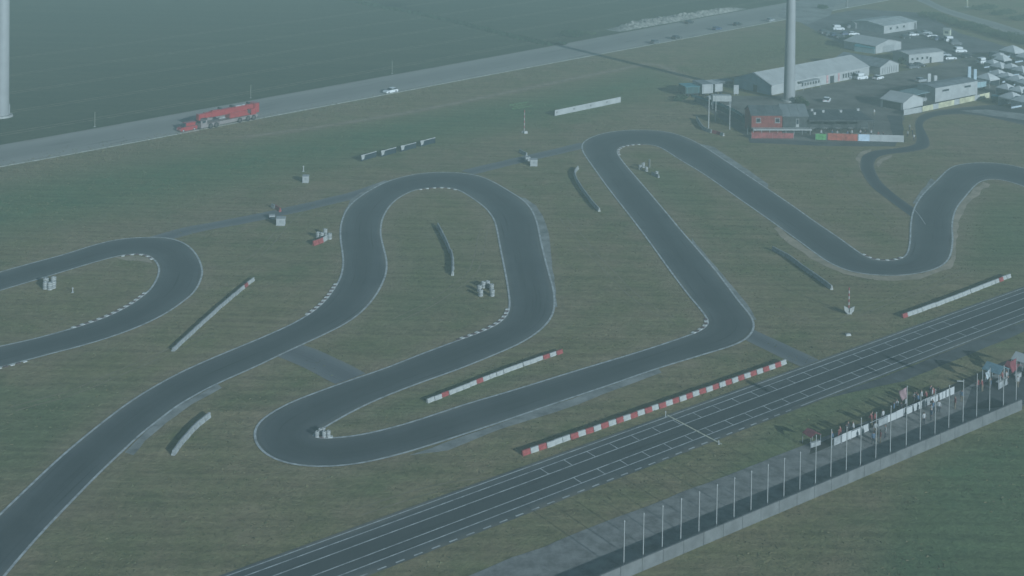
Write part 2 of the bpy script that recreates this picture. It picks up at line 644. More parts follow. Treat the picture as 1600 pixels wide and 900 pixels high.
def make_ground():
    xs = np.arange(-330, 331, 2.6)
    ys = np.arange(90, 640, 2.6)
    X, Y = np.meshgrid(xs, ys)
    # far apron so the sheet reaches the horizon
    def spread(a):
        lo, hi = a[0], a[-1]
        return np.concatenate([[lo - 4000, lo - 1200, lo - 300], a, [hi + 300, hi + 1200, hi + 4500]])
    xs2, ys2 = spread(xs), spread(ys)
    X, Y = np.meshgrid(xs2, ys2)
    P = np.stack([X.ravel(), Y.ravel()], 1)
    nx, ny = len(xs2), len(ys2)
    near = (P[:, 0] > -331) & (P[:, 0] < 331) & (P[:, 1] > 89) & (P[:, 1] < 641)
    green = np.zeros(len(P)); dirt = np.zeros(len(P))
    Q = P[near]
    g = np.zeros(len(Q)); d = np.zeros(len(Q))
    def soft(poly_px, w):
        poly = GP(poly_px)
        ins = in_poly(Q, poly)
        ds = seg_dist(Q, poly + [poly[0]])
        s = np.where(ins, ds, -ds)
        return np.clip(s / w * 0.5 + 0.5, 0, 1)
    g = np.maximum(g, soft([(-200, 330), (0, 290), (400, 222), (650, 180), (850, 150), (1010, 112), (1050, 130), (900, 180), (640, 228), (390, 284), (0, 365), (-200, 405)], 9) * 0.95)
    g = np.maximum(g, soft([(560, 400), (640, 340), (740, 360), (760, 470), (650, 530), (560, 520)], 8) * 0.25)
    g = np.maximum(g, soft([(0, 620), (180, 600), (90, 705), (0, 760)], 5) * 0.6)
    g = np.maximum(g, soft([(520, 660), (800, 565), (830, 590), (640, 650)], 3) * 0.6)
    g = np.maximum(g, soft([(980, 265), (1060, 270), (1100, 330), (1050, 320)], 5) * 0.6)
    g = np.maximum(g, soft([(1520, 330), (1600, 310), (1660, 400), (1520, 420)], 6) * 0.7)
    g = np.maximum(g, soft([(1230, 640), (1420, 570), (1450, 580), (1300, 660), (1200, 760), (1100, 770)], 3) * 0.75)
    g = np.maximum(g, soft([(1440, 720), (1640, 640), (1800, 900), (1300, 1000)], 3) * 0.8)
    g = np.maximum(g, soft([(1150, 55), (1260, 45), (1330, 78), (1160, 108), (1100, 110)], 8) * 0.4)
    # dry verge between road and dirt path
    d = np.maximum(d, 0.42 * np.clip(1 - seg_dist(Q, ROAD_LOW) / 26, 0, 1))
    d = np.maximum(d, 0.95 * np.clip(1.3 - seg_dist(Q, DIRT_PATH) / 2.4, 0, 1))
    # worn ground along the track edges, widest on the outside of bends
    e = np.minimum(seg_dist(Q, TL[::3]), seg_dist(Q, TR[::3]))
    e2 = np.minimum(seg_dist(Q, LO[::3]), seg_dist(Q, LI[::3]))
    d = np.maximum(d, 0.62 * np.clip(1 - e / 3.6, 0, 1))
    d = np.maximum(d, 0.55 * np.clip(1 - e2 / 3.4, 0, 1))
    d = np.maximum(d, 0.6 * np.clip(1.2 - np.minimum(seg_dist(Q, SL[::3]), seg_dist(Q, SRr[::3])) / 2.4, 0, 1))
    d = np.maximum(d, 0.5 * soft([(300, 330), (560, 285), (900, 200), (1080, 180), (1100, 205), (930, 208), (700, 262), (300, 368), (100, 385), (100, 370)], 6))
    d = np.maximum(d, 0.45 * soft([(960, 170), (1080, 160), (1150, 205), (1000, 200)], 6))
    d = np.maximum(d, 0.85 * soft([(1210, 345), (1300, 418), (1375, 436), (1440, 434), (1495, 415), (1516, 330), (1530, 300), (1494, 345), (1488, 400), (1440, 425), (1375, 428), (1310, 412), (1230, 350)], 2.2))
    d = np.maximum(d, 0.6 * soft([(1460, 190), (1600, 200), (1600, 250), (1500, 250), (1470, 240)], 5))
    d = np.maximum(d, 0.7 * soft([(-60, 175), (30, 175), (60, 195), (10, 215), (-60, 220)], 3))
    green[near] = g; dirt[near] = d
    me = bpy.data.meshes.new('ground')
    vs = np.stack([P[:, 0], P[:, 1], np.zeros(len(P))], 1)
    fs = [(j * nx + i, j * nx + i + 1, (j + 1) * nx + i + 1, (j + 1) * nx + i) for j in range(ny - 1) for i in range(nx - 1)]
    me.from_pydata(vs.tolist(), [], fs)
    for nm, arr in (('green', green), ('dirt', dirt)):
        a = me.attributes.new(nm, 'FLOAT', 'POINT')
        a.data.foreach_set('value', arr.astype(np.float32))
    return tag(obj('ground', me, ground_material()), kind='structure')


make_ground()
DP = even(DIRT_PATH, 90)


def struct(o):
    return tag(o, kind='structure')


def extend(line, a, b):
    """straight extrapolation of a polyline at both ends, metres"""
    p = [q.copy() for q in line]
    return [p[0] + (p[0] - p[1]).normalized() * a] + p + [p[-1] + (p[-1] - p[-2]).normalized() * b]


_dp = strip_along([q + Vector((0, .5 * noise.noise(Vector((q.x * .1, q.y * .1, 0))))) for q in DP], 1.7, 0.016).build('dirt_path', mat('dirt_path_soil', (.29, .235, .16), .95, .2, .4, col2=(.19, .165, .10)))
_dp['kind'] = 'structure'
# crop field beyond the road
fl = extend(ROAD_UP, 250, 500)
field_poly = [Vector((q.x, q.y)) for q in fl]
nrm = Vector((-math.sin(ROAD_ANG), math.cos(ROAD_ANG)))
field_poly += [fl[-1] + nrm * 60, fl[-1] + nrm * 1200, fl[0] + nrm * 1200]
field = struct(poly_sheet('field', field_poly, 0.012, field_material(), step=40))
tram = mat('tramline_soil', (0.17, 0.16, 0.095), 0.95, 0.3, 0.5)
for off in (9, 30, 52, 75, 100):
    base_line = [q + nrm * off for q in even(catmull(ROAD_UP, 6), 80)]
    for w_ in (-0.95, 0.95):
        ln = [q + nrm * (w_ + 1.1 * noise.noise(Vector((q.x * 0.02, q.y * 0.02, off)))) for q in base_line]
        strip_along(ln, 0.6, 0.022, 0).build('tramline', tram, field)

# concrete road and its bright kerb line
road_mat = asphalt_material('road_concrete', (0.30, 0.29, 0.26), (0.39, 0.37, 0.33), 0.5)
rl, ru = catmull(extend(ROAD_LOW, 150, 150), 4.0), catmull(extend(ROAD_UP, 150, 150), 4.0)
N = 160
road = struct(sheet_between('road', even(ru, N), even(rl, N), 0.03, road_mat))
line_white = mat('line_paint', (0.50, 0.51, 0.49), 0.7, 0.12, 0.9, col2=(0.24, 0.245, 0.24))
strip_along(even(rl, N), 0.75, 0.045, 0).build('edge_line', mat('road_edge_paint', (0.66, 0.64, 0.54), 0.7, 0.2, 0.8), road)

# service paths and links (older, paler asphalt)
path_mat = asphalt_material('path_asphalt', (0.145, 0.152, 0.158), (0.205, 0.207, 0.205), 0.5)


def path(name, px, width):
    c = catmull(GP(px), 1.5)
    L = [None] * len(c); R = [None] * len(c)
    for i, p in enumerate(c):
        t = (c[min(i + 1, len(c) - 1)] - c[max(i - 1, 0)]).normalized()
        q = Vector((-t.y, t.x)) * (width / 2 + 0.25 * noise.noise(Vector((p.x * .2, p.y * .2, 0))))
        L[i], R[i] = p + q, p - q
    return struct(sheet_between(name, L, R, 0.03, path_mat))


path('service_path', [(245, 374), (300, 359), (360, 348), (430, 334), (500, 318), (560, 303), (610, 286)], 4.2)
path('service_path', [(730, 270), (770, 260), (830, 246), (870, 237), (915, 226)], 4.2)
path('track_link', [(448, 546), (475, 556), (510, 572), (548, 592)], 5.4)
path('track_link', [(1160, 518), (1200, 537), (1240, 556), (1285, 577)], 4.2)

# main track ----------------------------------------------------------------
track_mat = asphalt_material('track_asphalt', (0.066, 0.074, 0.076), (0.132, 0.140, 0.140), 0.5)
track = struct(sheet_between('kart_track', TL, TR, 0.05, track_mat))
loop_track = struct(sheet_between('kart_track', LO, LI, 0.05, track_mat))
side_track = struct(sheet_between('junior_track', SL, SRr, 0.042, asphalt_material('side_asphalt', (0.056, 0.062, 0.066), (0.088, 0.090, 0.090), 0.5)))
for edge, sgn, par in ((TL, 1, track), (TR, -1, track), (LO, 1, loop_track), (LI, -1, loop_track)):
    strip_along(edge, 0.32, 0.064, sgn).build('edge_line', line_white, par)

rut_mat = mat('rut_soil', (.215, .175, .11), .95, .25, .4, col2=(.15, .14, .075))
for px in ([(330, 420), (400, 400), (470, 330), (560, 300)], [(880, 340), (930, 400), (1000, 470), (1060, 505)], [(620, 500), (680, 470), (740, 420), (755, 360)],
           [(1220, 230), (1280, 250), (1330, 300), (1390, 350)], [(20, 640), (120, 610), (240, 560), (330, 520)], [(1200, 480), (1290, 505), (1390, 470), (1520, 420)],
           [(250, 330), (420, 290), (620, 250), (800, 205)], [(560, 800), (700, 760), (860, 735), (1000, 690)]):
    c_ = catmull(GP(px), 1.2)
    for off in (-.75, .75):
        ln = []
        for i_, q in enumerate(c_):
            t_ = (c_[min(i_ + 1, len(c_) - 1)] - c_[max(i_ - 1, 0)]).normalized()
            ln.append(q + Vector((-t_.y, t_.x)) * (off + .3 * noise.noise(Vector((q.x * .1, q.y * .1, 9)))))
        struct(strip_along(ln, .22, .010, 0).build('wheel_rut', rut_mat))

# concrete run-off strips beside the track
runoff_mat = mat('runoff_concrete', (0.27, 0.27, 0.25), 0.9, 0.22, 0.35)


def runoff(px):
    struct(poly_sheet('runoff', GP(px), 0.036, runoff_mat, rough_edge=0.25, step=1.5))


runoff([(806, 306), (822, 310), (838, 322), (852, 345), (860, 380), (862, 415), (868, 455), (871, 480), (862, 480), (850, 400), (838, 345)])
runoff([(195, 707), (226, 676), (276, 636), (340, 600), (346, 606), (300, 632), (262, 660), (226, 690), (208, 712)])
runoff([(640, 712), (725, 682), (800, 656), (875, 629), (950, 604), (1030, 577), (1034, 583), (960, 610), (905, 631), (850, 650), (780, 672), (700, 704)])
runoff([(1080, 372), (1100, 395), (1128, 428), (1168, 475), (1182, 500), (1170, 500), (1120, 440), (1086, 395)])
dust_mat = mat('dusty_runoff', (0.36, 0.295, 0.21), 0.95, 0.2, 0.3, col2=(0.24, 0.205, 0.13))


def dusty(px):
    struct(poly_sheet('dust_strip', GP(px), 0.026, dust_mat, rough_edge=0.7, step=1.2))


dusty([(1487, 420), (1495, 395), (1498, 350), (1510, 322), (1534, 298), (1548, 288), (1536, 284), (1508, 308), (1493, 328), (1488, 350), (1489, 376), (1486, 398), (1478, 412), (1440, 428), (1378, 432), (1330, 426),
       (1290, 408), (1244, 376), (1215, 354), (1208, 358), (1236, 382), (1280, 412), (1318, 428), (1372, 438), (1440, 436)])
dusty([(1342, 262), (1338, 250), (1346, 238), (1362, 232), (1362, 236), (1350, 243), (1345, 255), (1350, 272)])
dusty([(1372, 262), (1368, 256), (1376, 247), (1392, 242), (1394, 246), (1382, 251)])
dusty([(470, 545), (482, 548), (500, 556), (530, 571), (562, 586), (556, 582), (520, 562), (495, 549)])
dusty([(178, 402), (212, 400), (230, 404), (237, 412), (222, 409), (200, 406)])
runoff([(1095, 225), (1115, 230), (1155, 256), (1200, 288), (1200, 298), (1140, 262), (1100, 236)])
runoff([(1462, 283), (1480, 264), (1468, 276), (1446, 300), (1432, 318), (1426, 318), (1440, 298), (1455, 279)])
runoff([(536, 335), (548, 312), (575, 294), (600, 282), (612, 283), (590, 294), (562, 310), (546, 326)])

# painted kerbs on the apexes: single blocks, alternately white and dull red
kerb_white = mat('kerb_white', (0.60, 0.60, 0.56), 0.75, 0.15, 2.0)
kerb_red = mat('kerb_red', (0.15, 0.105, 0.10), 0.75, 0.2, 2.0)
kw = MB().box((0, 0, 0.03), (0.62, 0.62, 0.07), taper=0.9).mesh('kerb_block')
kw.materials.append(kerb_white)
kr = MB().box((0, 0, 0.025), (0.62, 0.58, 0.055), taper=0.9).mesh('kerb_block')
kr.materials.append(kerb_red)


def kerb(edge, px0, px1, par, out):
    """blocks along one traced edge from px0 to px1, shifted off the asphalt"""
    a, b = G(*px0), G(*px1)
    i0 = min(range(len(edge)), key=lambda i: (edge[i] - a).length)
    i1 = min(range(len(edge)), key=lambda i: (edge[i] - b).length)
    if i0 > i1: i0, i1 = i1, i0
    pts = edge[i0:i1 + 1]
    n = max(3, int(length(pts) / 0.72))
    pts = even(pts, n)
    for i, p in enumerate(pts):
        t = (pts[min(i + 1, n - 1)] - pts[max(i - 1, 0)]).normalized()
        q = p + Vector((-t.y, t.x)) * out
        o = bpy.data.objects.new('kerb_block', kw if i % 2 == 0 else kr)
        COL.objects.link(o)
        o.location = (q.x, q.y, 0.045)
        o.rotation_euler = (0, 0, math.atan2(t.y, t.x))
        o.parent = par


kerb(LI, (190, 400), (240, 405), loop_track, -0.1)
kerb(LI, (228, 458), (115, 512), loop_track, -0.1)
kerb(LO, (37, 566), (-20, 580), loop_track, 0.1)
kerb(TL, (482, 491), (526, 443), track, 0.1)
kerb(TR, (660, 296), (714, 296), track, -0.1)
kerb(TR, (794, 484), (717, 531), track, -0.1)
kerb(TL, (1086, 520), (1104, 498), track, 0.1)
kerb(TL, (1350, 399), (1410, 403), track, 0.1)
kerb(TR, (966, 242), (1004, 226), track, -0.1)
kerb(TL, (492, 681), (516, 684), track, 0.1)

# start straight ---------------------------------------------------------------
strip_mat = asphalt_material('strip_asphalt', (0.060, 0.068, 0.070), (0.104, 0.110, 0.110), 0.5)
LN = {'L1': ((1020, 660.3), (1600, 450.3)), 'L2': ((1020, 669.6), (1600, 455.8)), 'L3': ((1020, 681.3), (1600, 466.7)),
      'L4': ((1020, 699.5), (1600, 481.4)), 'L4b': ((1051, 698.4), (1600, 493)), 'L5': ((1093, 693.7), (1600, 501.6))}
LNW = {}
D0 = (G(*LN['L3'][1]) - G(*LN['L3'][0])).normalized()
for k, (a, b) in LN.items():
    A, B = G(*a), G(*b)
    m = (A + B) / 2
    LNW[k] = m                                       # all lines share the direction of the straight
PERP = Vector((D0.y, -D0.x))


def on_line(k, s):
    m = LNW[k]
    return m + D0 * (s - (m - LNW['L3']).dot(D0))


S0, S1 = -110.0, 70.0
ns = 60
La = [on_line('L1', S0 + (S1 - S0) * i / ns) - PERP * 0.5 for i in range(ns + 1)]
Ra = [on_line('L5', S0 + (S1 - S0) * i / ns) + PERP * 0.35 for i in range(ns + 1)]
straight = struct(sheet_between('start_straight', La, Ra, 0.04, strip_mat))
s_of = lambda px, py: (G(px, py) - LNW['L3']).dot(D0)
for k in ('L1', 'L2', 'L3', 'L4', 'L4b'):
    strip_along([on_line(k, S0), on_line(k, S1)], 0.16, 0.056, 0).build('lane_line', line_white, straight)
s5 = s_of(1250, 634)
strip_along([on_line('L5', s5), on_line('L5', S1)], 0.16, 0.056, 0).build('lane_line', line_white, straight)
strip_along(GP([(1428, 327), (1436, 336), (1446, 351)]), 0.16, 0.066, 0).build('merge_line', line_white, track)
s = s5 - 2.0
while s > S0:
    strip_along([on_line('L5', s - 1.1), on_line('L5', s)], 0.2, 0.056, 0).build('lane_dash', line_white, straight)
    s -= 2.3
s = s_of(1148, 626)
k = 0
for i in range(-9, 14):
    for (a, b, off) in (('L2', 'L3', 0.0), ('L4', 'L4b', 1.9)):
        ss = s + i * 3.75 + off
        if S0 < ss < S1 - 30:
            p, q = on_line(a, ss), on_line(b, ss)
            strip_along([p + (q - p) * 0.05, q], 0.13, 0.058, 0).build('grid_mark', line_white, straight)
# finish line with its two marker posts
sf = s_of(1046, 651)
strip_along([on_line('L1', sf) - PERP * 0.4, on_line('L5', sf) + PERP * 1.5], 0.24, 0.060, 0).build('finish_line', mat('cream_paint', (0.55, 0.53, 0.40), 0.7, 0.15), straight)

# lighter hard shoulder beyond the straight and paved terrace under the flags
shoulder_mat = mat('shoulder_asphalt', (0.095, 0.10, 0.10), 0.85, 0.25, 0.25)
struct(poly_sheet('hard_shoulder', [on_line('L5', s_of(1290, 620)) + PERP * 0.5, on_line('L5', 60) + PERP * 0.5, on_line('L5', 60) + PERP * 2.6,
                                    on_line('L5', s_of(1400, 590)) + PERP * 3.2], 0.030, shoulder_mat, rough_edge=0.3))
WALL_A, WALL_B = G(955, 912), G(1596, 640)
WD = (WALL_B - WALL_A).normalized()
WN = Vector((-WD.y, WD.x))
terr = [WALL_A - WD * 30 + WN * 0.4, WALL_B + WD * 30 + WN * 0.4, WALL_B + WD * 30 + WN * 9.5, WALL_A - WD * 30 + WN * 9.5]
terrace_mat = mat('terrace_gravel', (0.22, 0.215, 0.20), 0.95, 0.2, 0.6)
struct(poly_sheet('terrace', terr, 0.030, terrace_mat, rough_edge=0.3))

# paddock surfaces ------------------------------------------------------------
paddock_mat = mat('paddock_gravel', (0.155, 0.145, 0.125), 0.95, 0.28, 0.12)
tarmac_mat = mat('paddock_tarmac', (0.13, 0.13, 0.13), 0.9, 0.25, 0.10)
struct(poly_sheet('paddock', GP([(1085, 158), (1150, 150), (1206, 150), (1360, 119), (1475, 101), (1530, 84), (1640, 100), (1640, 172),
                                (1560, 160), (1545, 153), (1415, 181), (1402, 222), (1290, 222), (1170, 216)]), 0.020, paddock_mat, rough_edge=0.8))
struct(poly_sheet('parking_lot', GP([(1250, 34), (1300, 22), (1345, 14), (1440, 20), (1500, 52), (1620, 86), (1640, 98), (1530, 83), (1475, 100), (1360, 76), (1320, 70), (1290, 58)]),
                  0.018, tarmac_mat, rough_edge=0.8))
struct(poly_sheet('entrance_road', GP([(1215, 26), (1224, 8), (1300, -9), (1345, -14), (1345, -2), (1305, 8), (1297, 24), (1262, 38), (1238, 32)]), 0.046, mat('entrance_concrete', (0.27, 0.27, 0.255), 0.9, 0.2, 0.15)))
far_road_l = catmull(GP([(1405, -18), (1440, -6), (1475, 11), (1520, 25), (1560, 36), (1620, 55), (1700, 80)]), 3)
far_road_r = catmull(GP([(1408, -8), (1440, 4), (1475, 20), (1520, 34), (1560, 47), (1620, 67), (1700, 93)]), 3)
struct(sheet_between('far_road', even(far_road_l, 60), even(far_road_r, 60), 0.03, road_mat))
struct(poly_sheet('concrete_apron', GP([(1500, 173), (1540, 171), (1600, 178), (1640, 186), (1640, 196), (1600, 188), (1550, 181)]), 0.052, runoff_mat))
struct(poly_sheet('terrace_yard', GP([(1170, 215), (1290, 221), (1402, 222), (1398, 229), (1280, 228), (1172, 223)]), 0.016, shoulder_mat, rough_edge=0.4))

# ------------------------------------------------------------------ shared paints
white_p = mat('white_plastic', (0.38, 0.385, 0.365), 0.5, 0.10, 1.5)
grey_p = mat('weathered_white', (0.30, 0.31, 0.305), 0.6, 0.15, 1.5)
red_p = mat('red_plastic', (0.27, 0.065, 0.065), 0.5, 0.15, 1.5)
steel = mat('galvanised_steel', (0.52, 0.54, 0.55), 0.4, 0.08, 3.0, 0.4)
dark_m = mat('dark_metal', (0.05, 0.055, 0.06), 0.5, 0.2, 3.0)
rubber = mat('tyre_rubber', (0.022, 0.022, 0.024), 0.85, 0.2, 6.0)
glass_m = mat('window_glass', (0.035, 0.045, 0.055), 0.08, 0.1, 1.0, spec=0.8)
canvas = mat('white_canvas', (0.44, 0.445, 0.43), 0.75, 0.06, 0.35)
white_wall = mat('white_wall', (0.38, 0.385, 0.375), 0.8, 0.08, 0.5)
dark_roof = mat('dark_roofing', (0.075, 0.085, 0.09), 0.8, 0.2, 0.6)
grey_roof = mat('grey_roofing', (0.22, 0.24, 0.25), 0.7, 0.15, 0.5)
wood_dark = mat('dark_boarding', (0.055, 0.06, 0.06), 0.8, 0.25, 1.0)
red_wood = mat('red_boarding', (0.20, 0.050, 0.040), 0.7, 0.18, 1.2)
red_paint = mat('red_vehicle_paint', (0.30, 0.038, 0.045), 0.28, 0.08, 1.0, spec=0.5)
blue_board = mat('blue_board', (0.022, 0.034, 0.046), 0.5, 0.15, 1.0)
teal_p = mat('teal_tarpaulin', (0.11, 0.26, 0.29), 0.6, 0.15, 0.7)
yellow_b = mat('cream_banner', (0.52, 0.50, 0.33), 0.7, 0.18, 0.5)

# ------------------------------------------------------------------ barrier rows


def barrier_mesh(L, h=0.85, w=0.62):
    """jersey-profile plastic block with stepped foot and chamfered crown"""
    prof = [(-w / 2, 0), (w / 2, 0), (w / 2, h * 0.28), (w * 0.30, h * 0.45), (w * 0.27, h * 0.94), (w * 0.20, h),
            (-w * 0.20, h), (-w * 0.27, h * 0.94), (-w * 0.30, h * 0.45), (-w / 2, h * 0.28)]
    m = MB().extrude(prof, 'x', -L / 2 + 0.02, L / 2 - 0.02)
    m.cyl((L / 2 - 0.02, 0, 0.1), (L / 2 - 0.02, 0, h * 0.9), 0.07, n=6)
    return m.mesh('block')


BLK = {}


def block_mesh(material, L=1.28, h=0.85, w=0.62):
    key = (material.name, L, h, w)
    if key not in BLK:
        me = barrier_mesh(L, h, w)
        me.materials.append(material)
        BLK[key] = me
    return BLK[key]


def barrier(px, colours, label, L=1.28, h=0.62, w=0.50, name='barrier_row'):
    """one interlocked row of plastic blocks following a surveyed line"""
    pts = catmull(GP(px), 0.4)
    n = max(2, int(round(length(pts) / L)) + 1)
    pts = even(pts, n)
    mid = pts[n // 2]
    t = thing(name, label, 'barrier', (mid.x, mid.y))
    for i, (a, b) in enumerate(zip(pts, pts[1:])):
        p = (a + b) / 2 - mid
        m = colours(i, n - 1)
        o = bpy.data.objects.new('block', block_mesh(m, L, h, w))
        COL.objects.link(o)
        o.location = (p.x + RNG.uniform(-.05, .05), p.y + RNG.uniform(-.05, .05), 0)
        o.rotation_euler = (0, 0, ang(a, b) + RNG.uniform(-.04, .04))
        o.parent = t
    return t


alt = lambda i, n: red_p if i % 2 == 0 else white_p
barrier([(815, 712), (900, 683), (1000, 648), (1120, 606), (1228, 568)], lambda i, n: (white_p if i in (4, 5) else alt(i, n)),
        'long row of alternating red and white barrier blocks beside the start straight')
barrier([(667, 630), (720, 609), (800, 578), (878, 551)], lambda i, n: red_p if i in (2, 7, 19, 22) or i in (n - 1, n - 3) else white_p,
        'mostly white barrier row with a red end on the grass inside the long hairpin', h=0.55, w=0.46)
barrier([(1409, 497), (1470, 475), (1530, 452), (1578, 433)], lambda i, n: red_p if i in (0, n - 3) else white_p,
        'white barrier row with one red end block along the top of the start straight')
barrier([(270, 549), (310, 512), (350, 476), (396, 438)], lambda i, n: red_p if i == n - 3 else (white_p if i >= n - 4 else grey_p),
        'straight grey white barrier row on the grass right of the oval loop', h=0.55)
barrier([(270, 712), (285, 692), (305, 670), (327, 652)], lambda i, n: grey_p,
        'short grey curved barrier row beside the narrow hairpin tip', h=0.7)
barrier([(1207, 391), (1232, 404), (1258, 423), (1280, 438), (1300, 453)], lambda i, n: white_p if i == n - 1 else grey_p,
        'grey barrier row below the long diagonal leg near the striped mast', h=0.75)
barrier([(684, 354), (692, 370), (701, 389), (707, 405), (707, 431)], lambda i, n: white_p if i == n - 1 else grey_p,
        'bent grey barrier row on the grass inside the tall loop', h=0.75)
barrier([(903, 264), (898, 272), (901, 283), (910, 298), (922, 314), (936, 331)], lambda i, n: white_p if i in (0, n - 1) else grey_p,
        'hooked grey barrier row left of the upper hairpin', h=0.75)
barrier([(1089, 187), (1094, 196), (1101, 204), (1112, 208)], lambda i, n: grey_p,
        'short grey curved barrier row in front of the flagpoles', h=0.9)
barrier([(1113, 208), (1122, 210), (1131, 213)], lambda i, n: red_p if i < 2 else white_p,
        'red barrier blocks ending in white at the foot of the flagpoles', h=0.8)

# ------------------------------------------------------------------ tyre stacks and marshal posts


def tyre_stack_proto():
    t = thing('tyre_stack', 'x', 'tyre stack')
    for k in range(4):
        me = MB().ring((0, 0, 0.13 + 0.24 * k), 0.24, 0.135, 14, 6, 0.88)
        me.build('tyre', white_p if k != 1 else grey_p, t, True)
    return t


_stack = tyre_stack_proto()
_used = [False]


def stack(px, py, label, group, sc=1.15):
    p = G(px, py)
    if not _used[0]:
        _used[0] = True
        o = _stack
        o.location = (p.x, p.y, 0); o['label'] = label; o.scale = (sc, sc, sc)
    else:
        o = dup(_stack, (p.x, p.y), 0, label, (sc, sc, sc))
    o['group'] = group
    o.rotation_euler = (0, 0, RNG.uniform(0, 3))
    return o


for px, py in ((751, 463), (749, 456), (755, 450), (762, 449), (768, 454), (769, 463)):
    stack(px, py, 'white tyre stack in the ring on the infield of the tall loop', 'tyre ring in the tall loop')
for px, py in ((71, 452), (71.5, 446), (78, 453), (83, 451), (83.5, 444)):
    stack(px, py, 'white tyre stack in the cluster inside the oval loop', 'tyre cluster in the oval loop', 1.3)
for px, py in ((495, 683), (500, 679), (506, 683), (505, 677.5), (513, 682)):
    stack(px, py, 'small white tyre stack on the sharp inner tip of the hairpin', 'tyres on the hairpin tip', 0.8)
for px, py in ((497, 372), (503, 373), (508, 367), (515, 374)):
    stack(px, py, 'white tyre stack behind the short red and white blocks', 'tyres behind the marshal blocks', 1.2)
for px, py in ((1000, 265), (1005, 262), (1010, 268), (1026, 275)):
    stack(px, py, 'grey white tyre stack inside the upper hairpin', 'tyres in the upper hairpin', 1.1)
barrier([(489, 384), (498, 381), (505, 378), (513, 372)], lambda i, n: red_p if i < max(1, n // 2) else white_p,
        'short red and white barrier blocks beside the left leg of the tall loop', h=0.9)
barrier([(425, 324), (432, 327), (438, 331)], lambda i, n: grey_p if i < 1 else red_p,
        'pair of tumbled grey and red barrier blocks behind a white hut', h=0.8)
barrier([(1018, 273), (1030, 278)], lambda i, n: grey_p, 'two grey barrier blocks lying inside the upper hairpin', h=0.7)
barrier([(812, 238), (823, 244)], lambda i, n: grey_p, 'two grey barrier blocks behind the flat marshal hut by the service path', h=0.8)


def hut(px, py, wpx, hpx, label, rz=0.05, depth=1.6):
    """marshal hut: plinth, panelled walls, overhanging lid roof, front hatch"""
    p = G(px, py)
    k = G(px, py).y / FOC
    w, h = wpx * k, hpx * k
    t = thing('marshal_hut', label, 'hut', (p.x, p.y), rz)
    MB().box((0, depth / 2, 0.06), (w, depth, 0.12)).build('plinth', grey_p, t)
    MB().box((0, depth / 2, 0.12 + (h - 0.2) / 2), (w * 0.96, depth * 0.96, h - 0.2), ch=0.05).build('wall', white_wall, t)
    MB().box((0, depth / 2, h - 0.03), (w * 1.04, depth * 1.06, 0.1), ch=0.05).build('roof', white_wall, t)
    MB().box((w * 0.12, 0.015, h * 0.55), (w * 0.5, 0.04, h * 0.4)).build('hatch', grey_p, t)
    return t


hut(438, 353, 14, 11, 'white boxy marshal hut with tumbled red block behind it')
hut(834, 260, 12, 10, 'pale grey marshal hut beside the pale service path')
hut(477, 286, 10, 10, 'small white marshal hut with a short post on the upper verge')
hut(425, 343, 9, 6, 'low grey equipment box behind the boxy white hut', 0.2, 1.0)
hut(825, 252, 8, 6, 'low grey equipment box behind the pale grey hut', 0.2, 1.0)


def striped_mast(px, py, hpx, label, base='blocks'):
    p = G(px, py)
    h = HT(px, py, hpx)
    t = thing('striped_mast', label, 'mast', (p.x, p.y))
    n = 9
    for i in range(n):
        MB().cyl((0, 0, h * i / n), (0, 0, h * (i + 1) / n), 0.11, n=8).build('band', white_p if i % 2 else red_p, t)
    if base == 'vanes':
        for s in (-1, 1):
            prof = [(0.08 * s, 0.0), (0.75 * s, 0.55), (0.85 * s, 1.35), (0.08 * s, 0.95)]
            MB().extrude([(a, b) for a, b in prof], 'y', -0.28 - 0.1, -0.18).build('vane', white_p, t)
        MB().box((0, 0, 0.12), (0.9, 0.7, 0.24), ch=0.1).build('foot', grey_p, t)
    else:
        MB().box((0.35, -0.3, 0.3), (0.9, 0.6, 0.6), 0.3, 0.92).build('ballast', white_p, t)
        MB().box((-0.3, 0.1, 0.25), (0.6, 0.5, 0.5), -0.2, 0.92).build('ballast', white_p, t)
    return t


striped_mast(819, 208, 36, 'thin red and white striped mast with ballast blocks on the green verge')
striped_mast(1326, 490, 41, 'striped mast with two white triangular vanes near the start straight', 'vanes')


def small_post(px, py, hpx, label, r=0.07, material=None, cap=True):
    p = G(px, py)
    h = HT(px, py, hpx)
    t = thing('marker_post', label, 'post', (p.x, p.y))
    MB().cyl((0, 0, 0), (0, 0, h), r, r * 0.8, 8).build('shaft', material or grey_p, t)
    MB().box((0, 0, 0.06), (r * 4, r * 4, 0.12), taper=0.8).build('foot', grey_p, t)
    if cap: MB().box((0, 0, h - 0.08), (r * 2.6, r * 2.6, 0.16), taper=0.7).build('cap', material or grey_p, t)
    return t


pale_wood = mat('pale_wood', (0.15, 0.155, 0.12), 0.8, 0.15, 2.0)
small_post(148, 198, 23, 'pale wooden post at the field edge near the big turbine base', 0.13, pale_wood)
small_post(391.5, 153, 20, 'pale wooden post at the field edge behind the crane', 0.12, pale_wood)
small_post(612.5, 115, 20, 'pale wooden post at the field edge behind the white car', 0.13, pale_wood)
small_post(474, 268, 9, 'short white post on the grass above the small marshal hut', 0.12, white_p)
small_post(113.5, 457, 8, 'short white post on the grass inside the oval loop', 0.1, white_p)
small_post(1040, 651, 9, 'white marker post at the upper end of the finish line', 0.06, white_p)
small_post(1123, 694, 6, 'white marker post at the lower end of the finish line', 0.06, white_p)
p = G(1325, 524)
t = thing('ballast_block', 'lone white ballast block lying on grass above the start straight', 'block', p, 0.2)
MB().box((0, 0, 0.14), (0.9, 0.5, 0.28), 0.0, 0.85, 0.06).build('body', white_p, t)
MB().box((0, 0, 0.30), (0.3, 0.12, 0.08)).build('handle', grey_p, t)

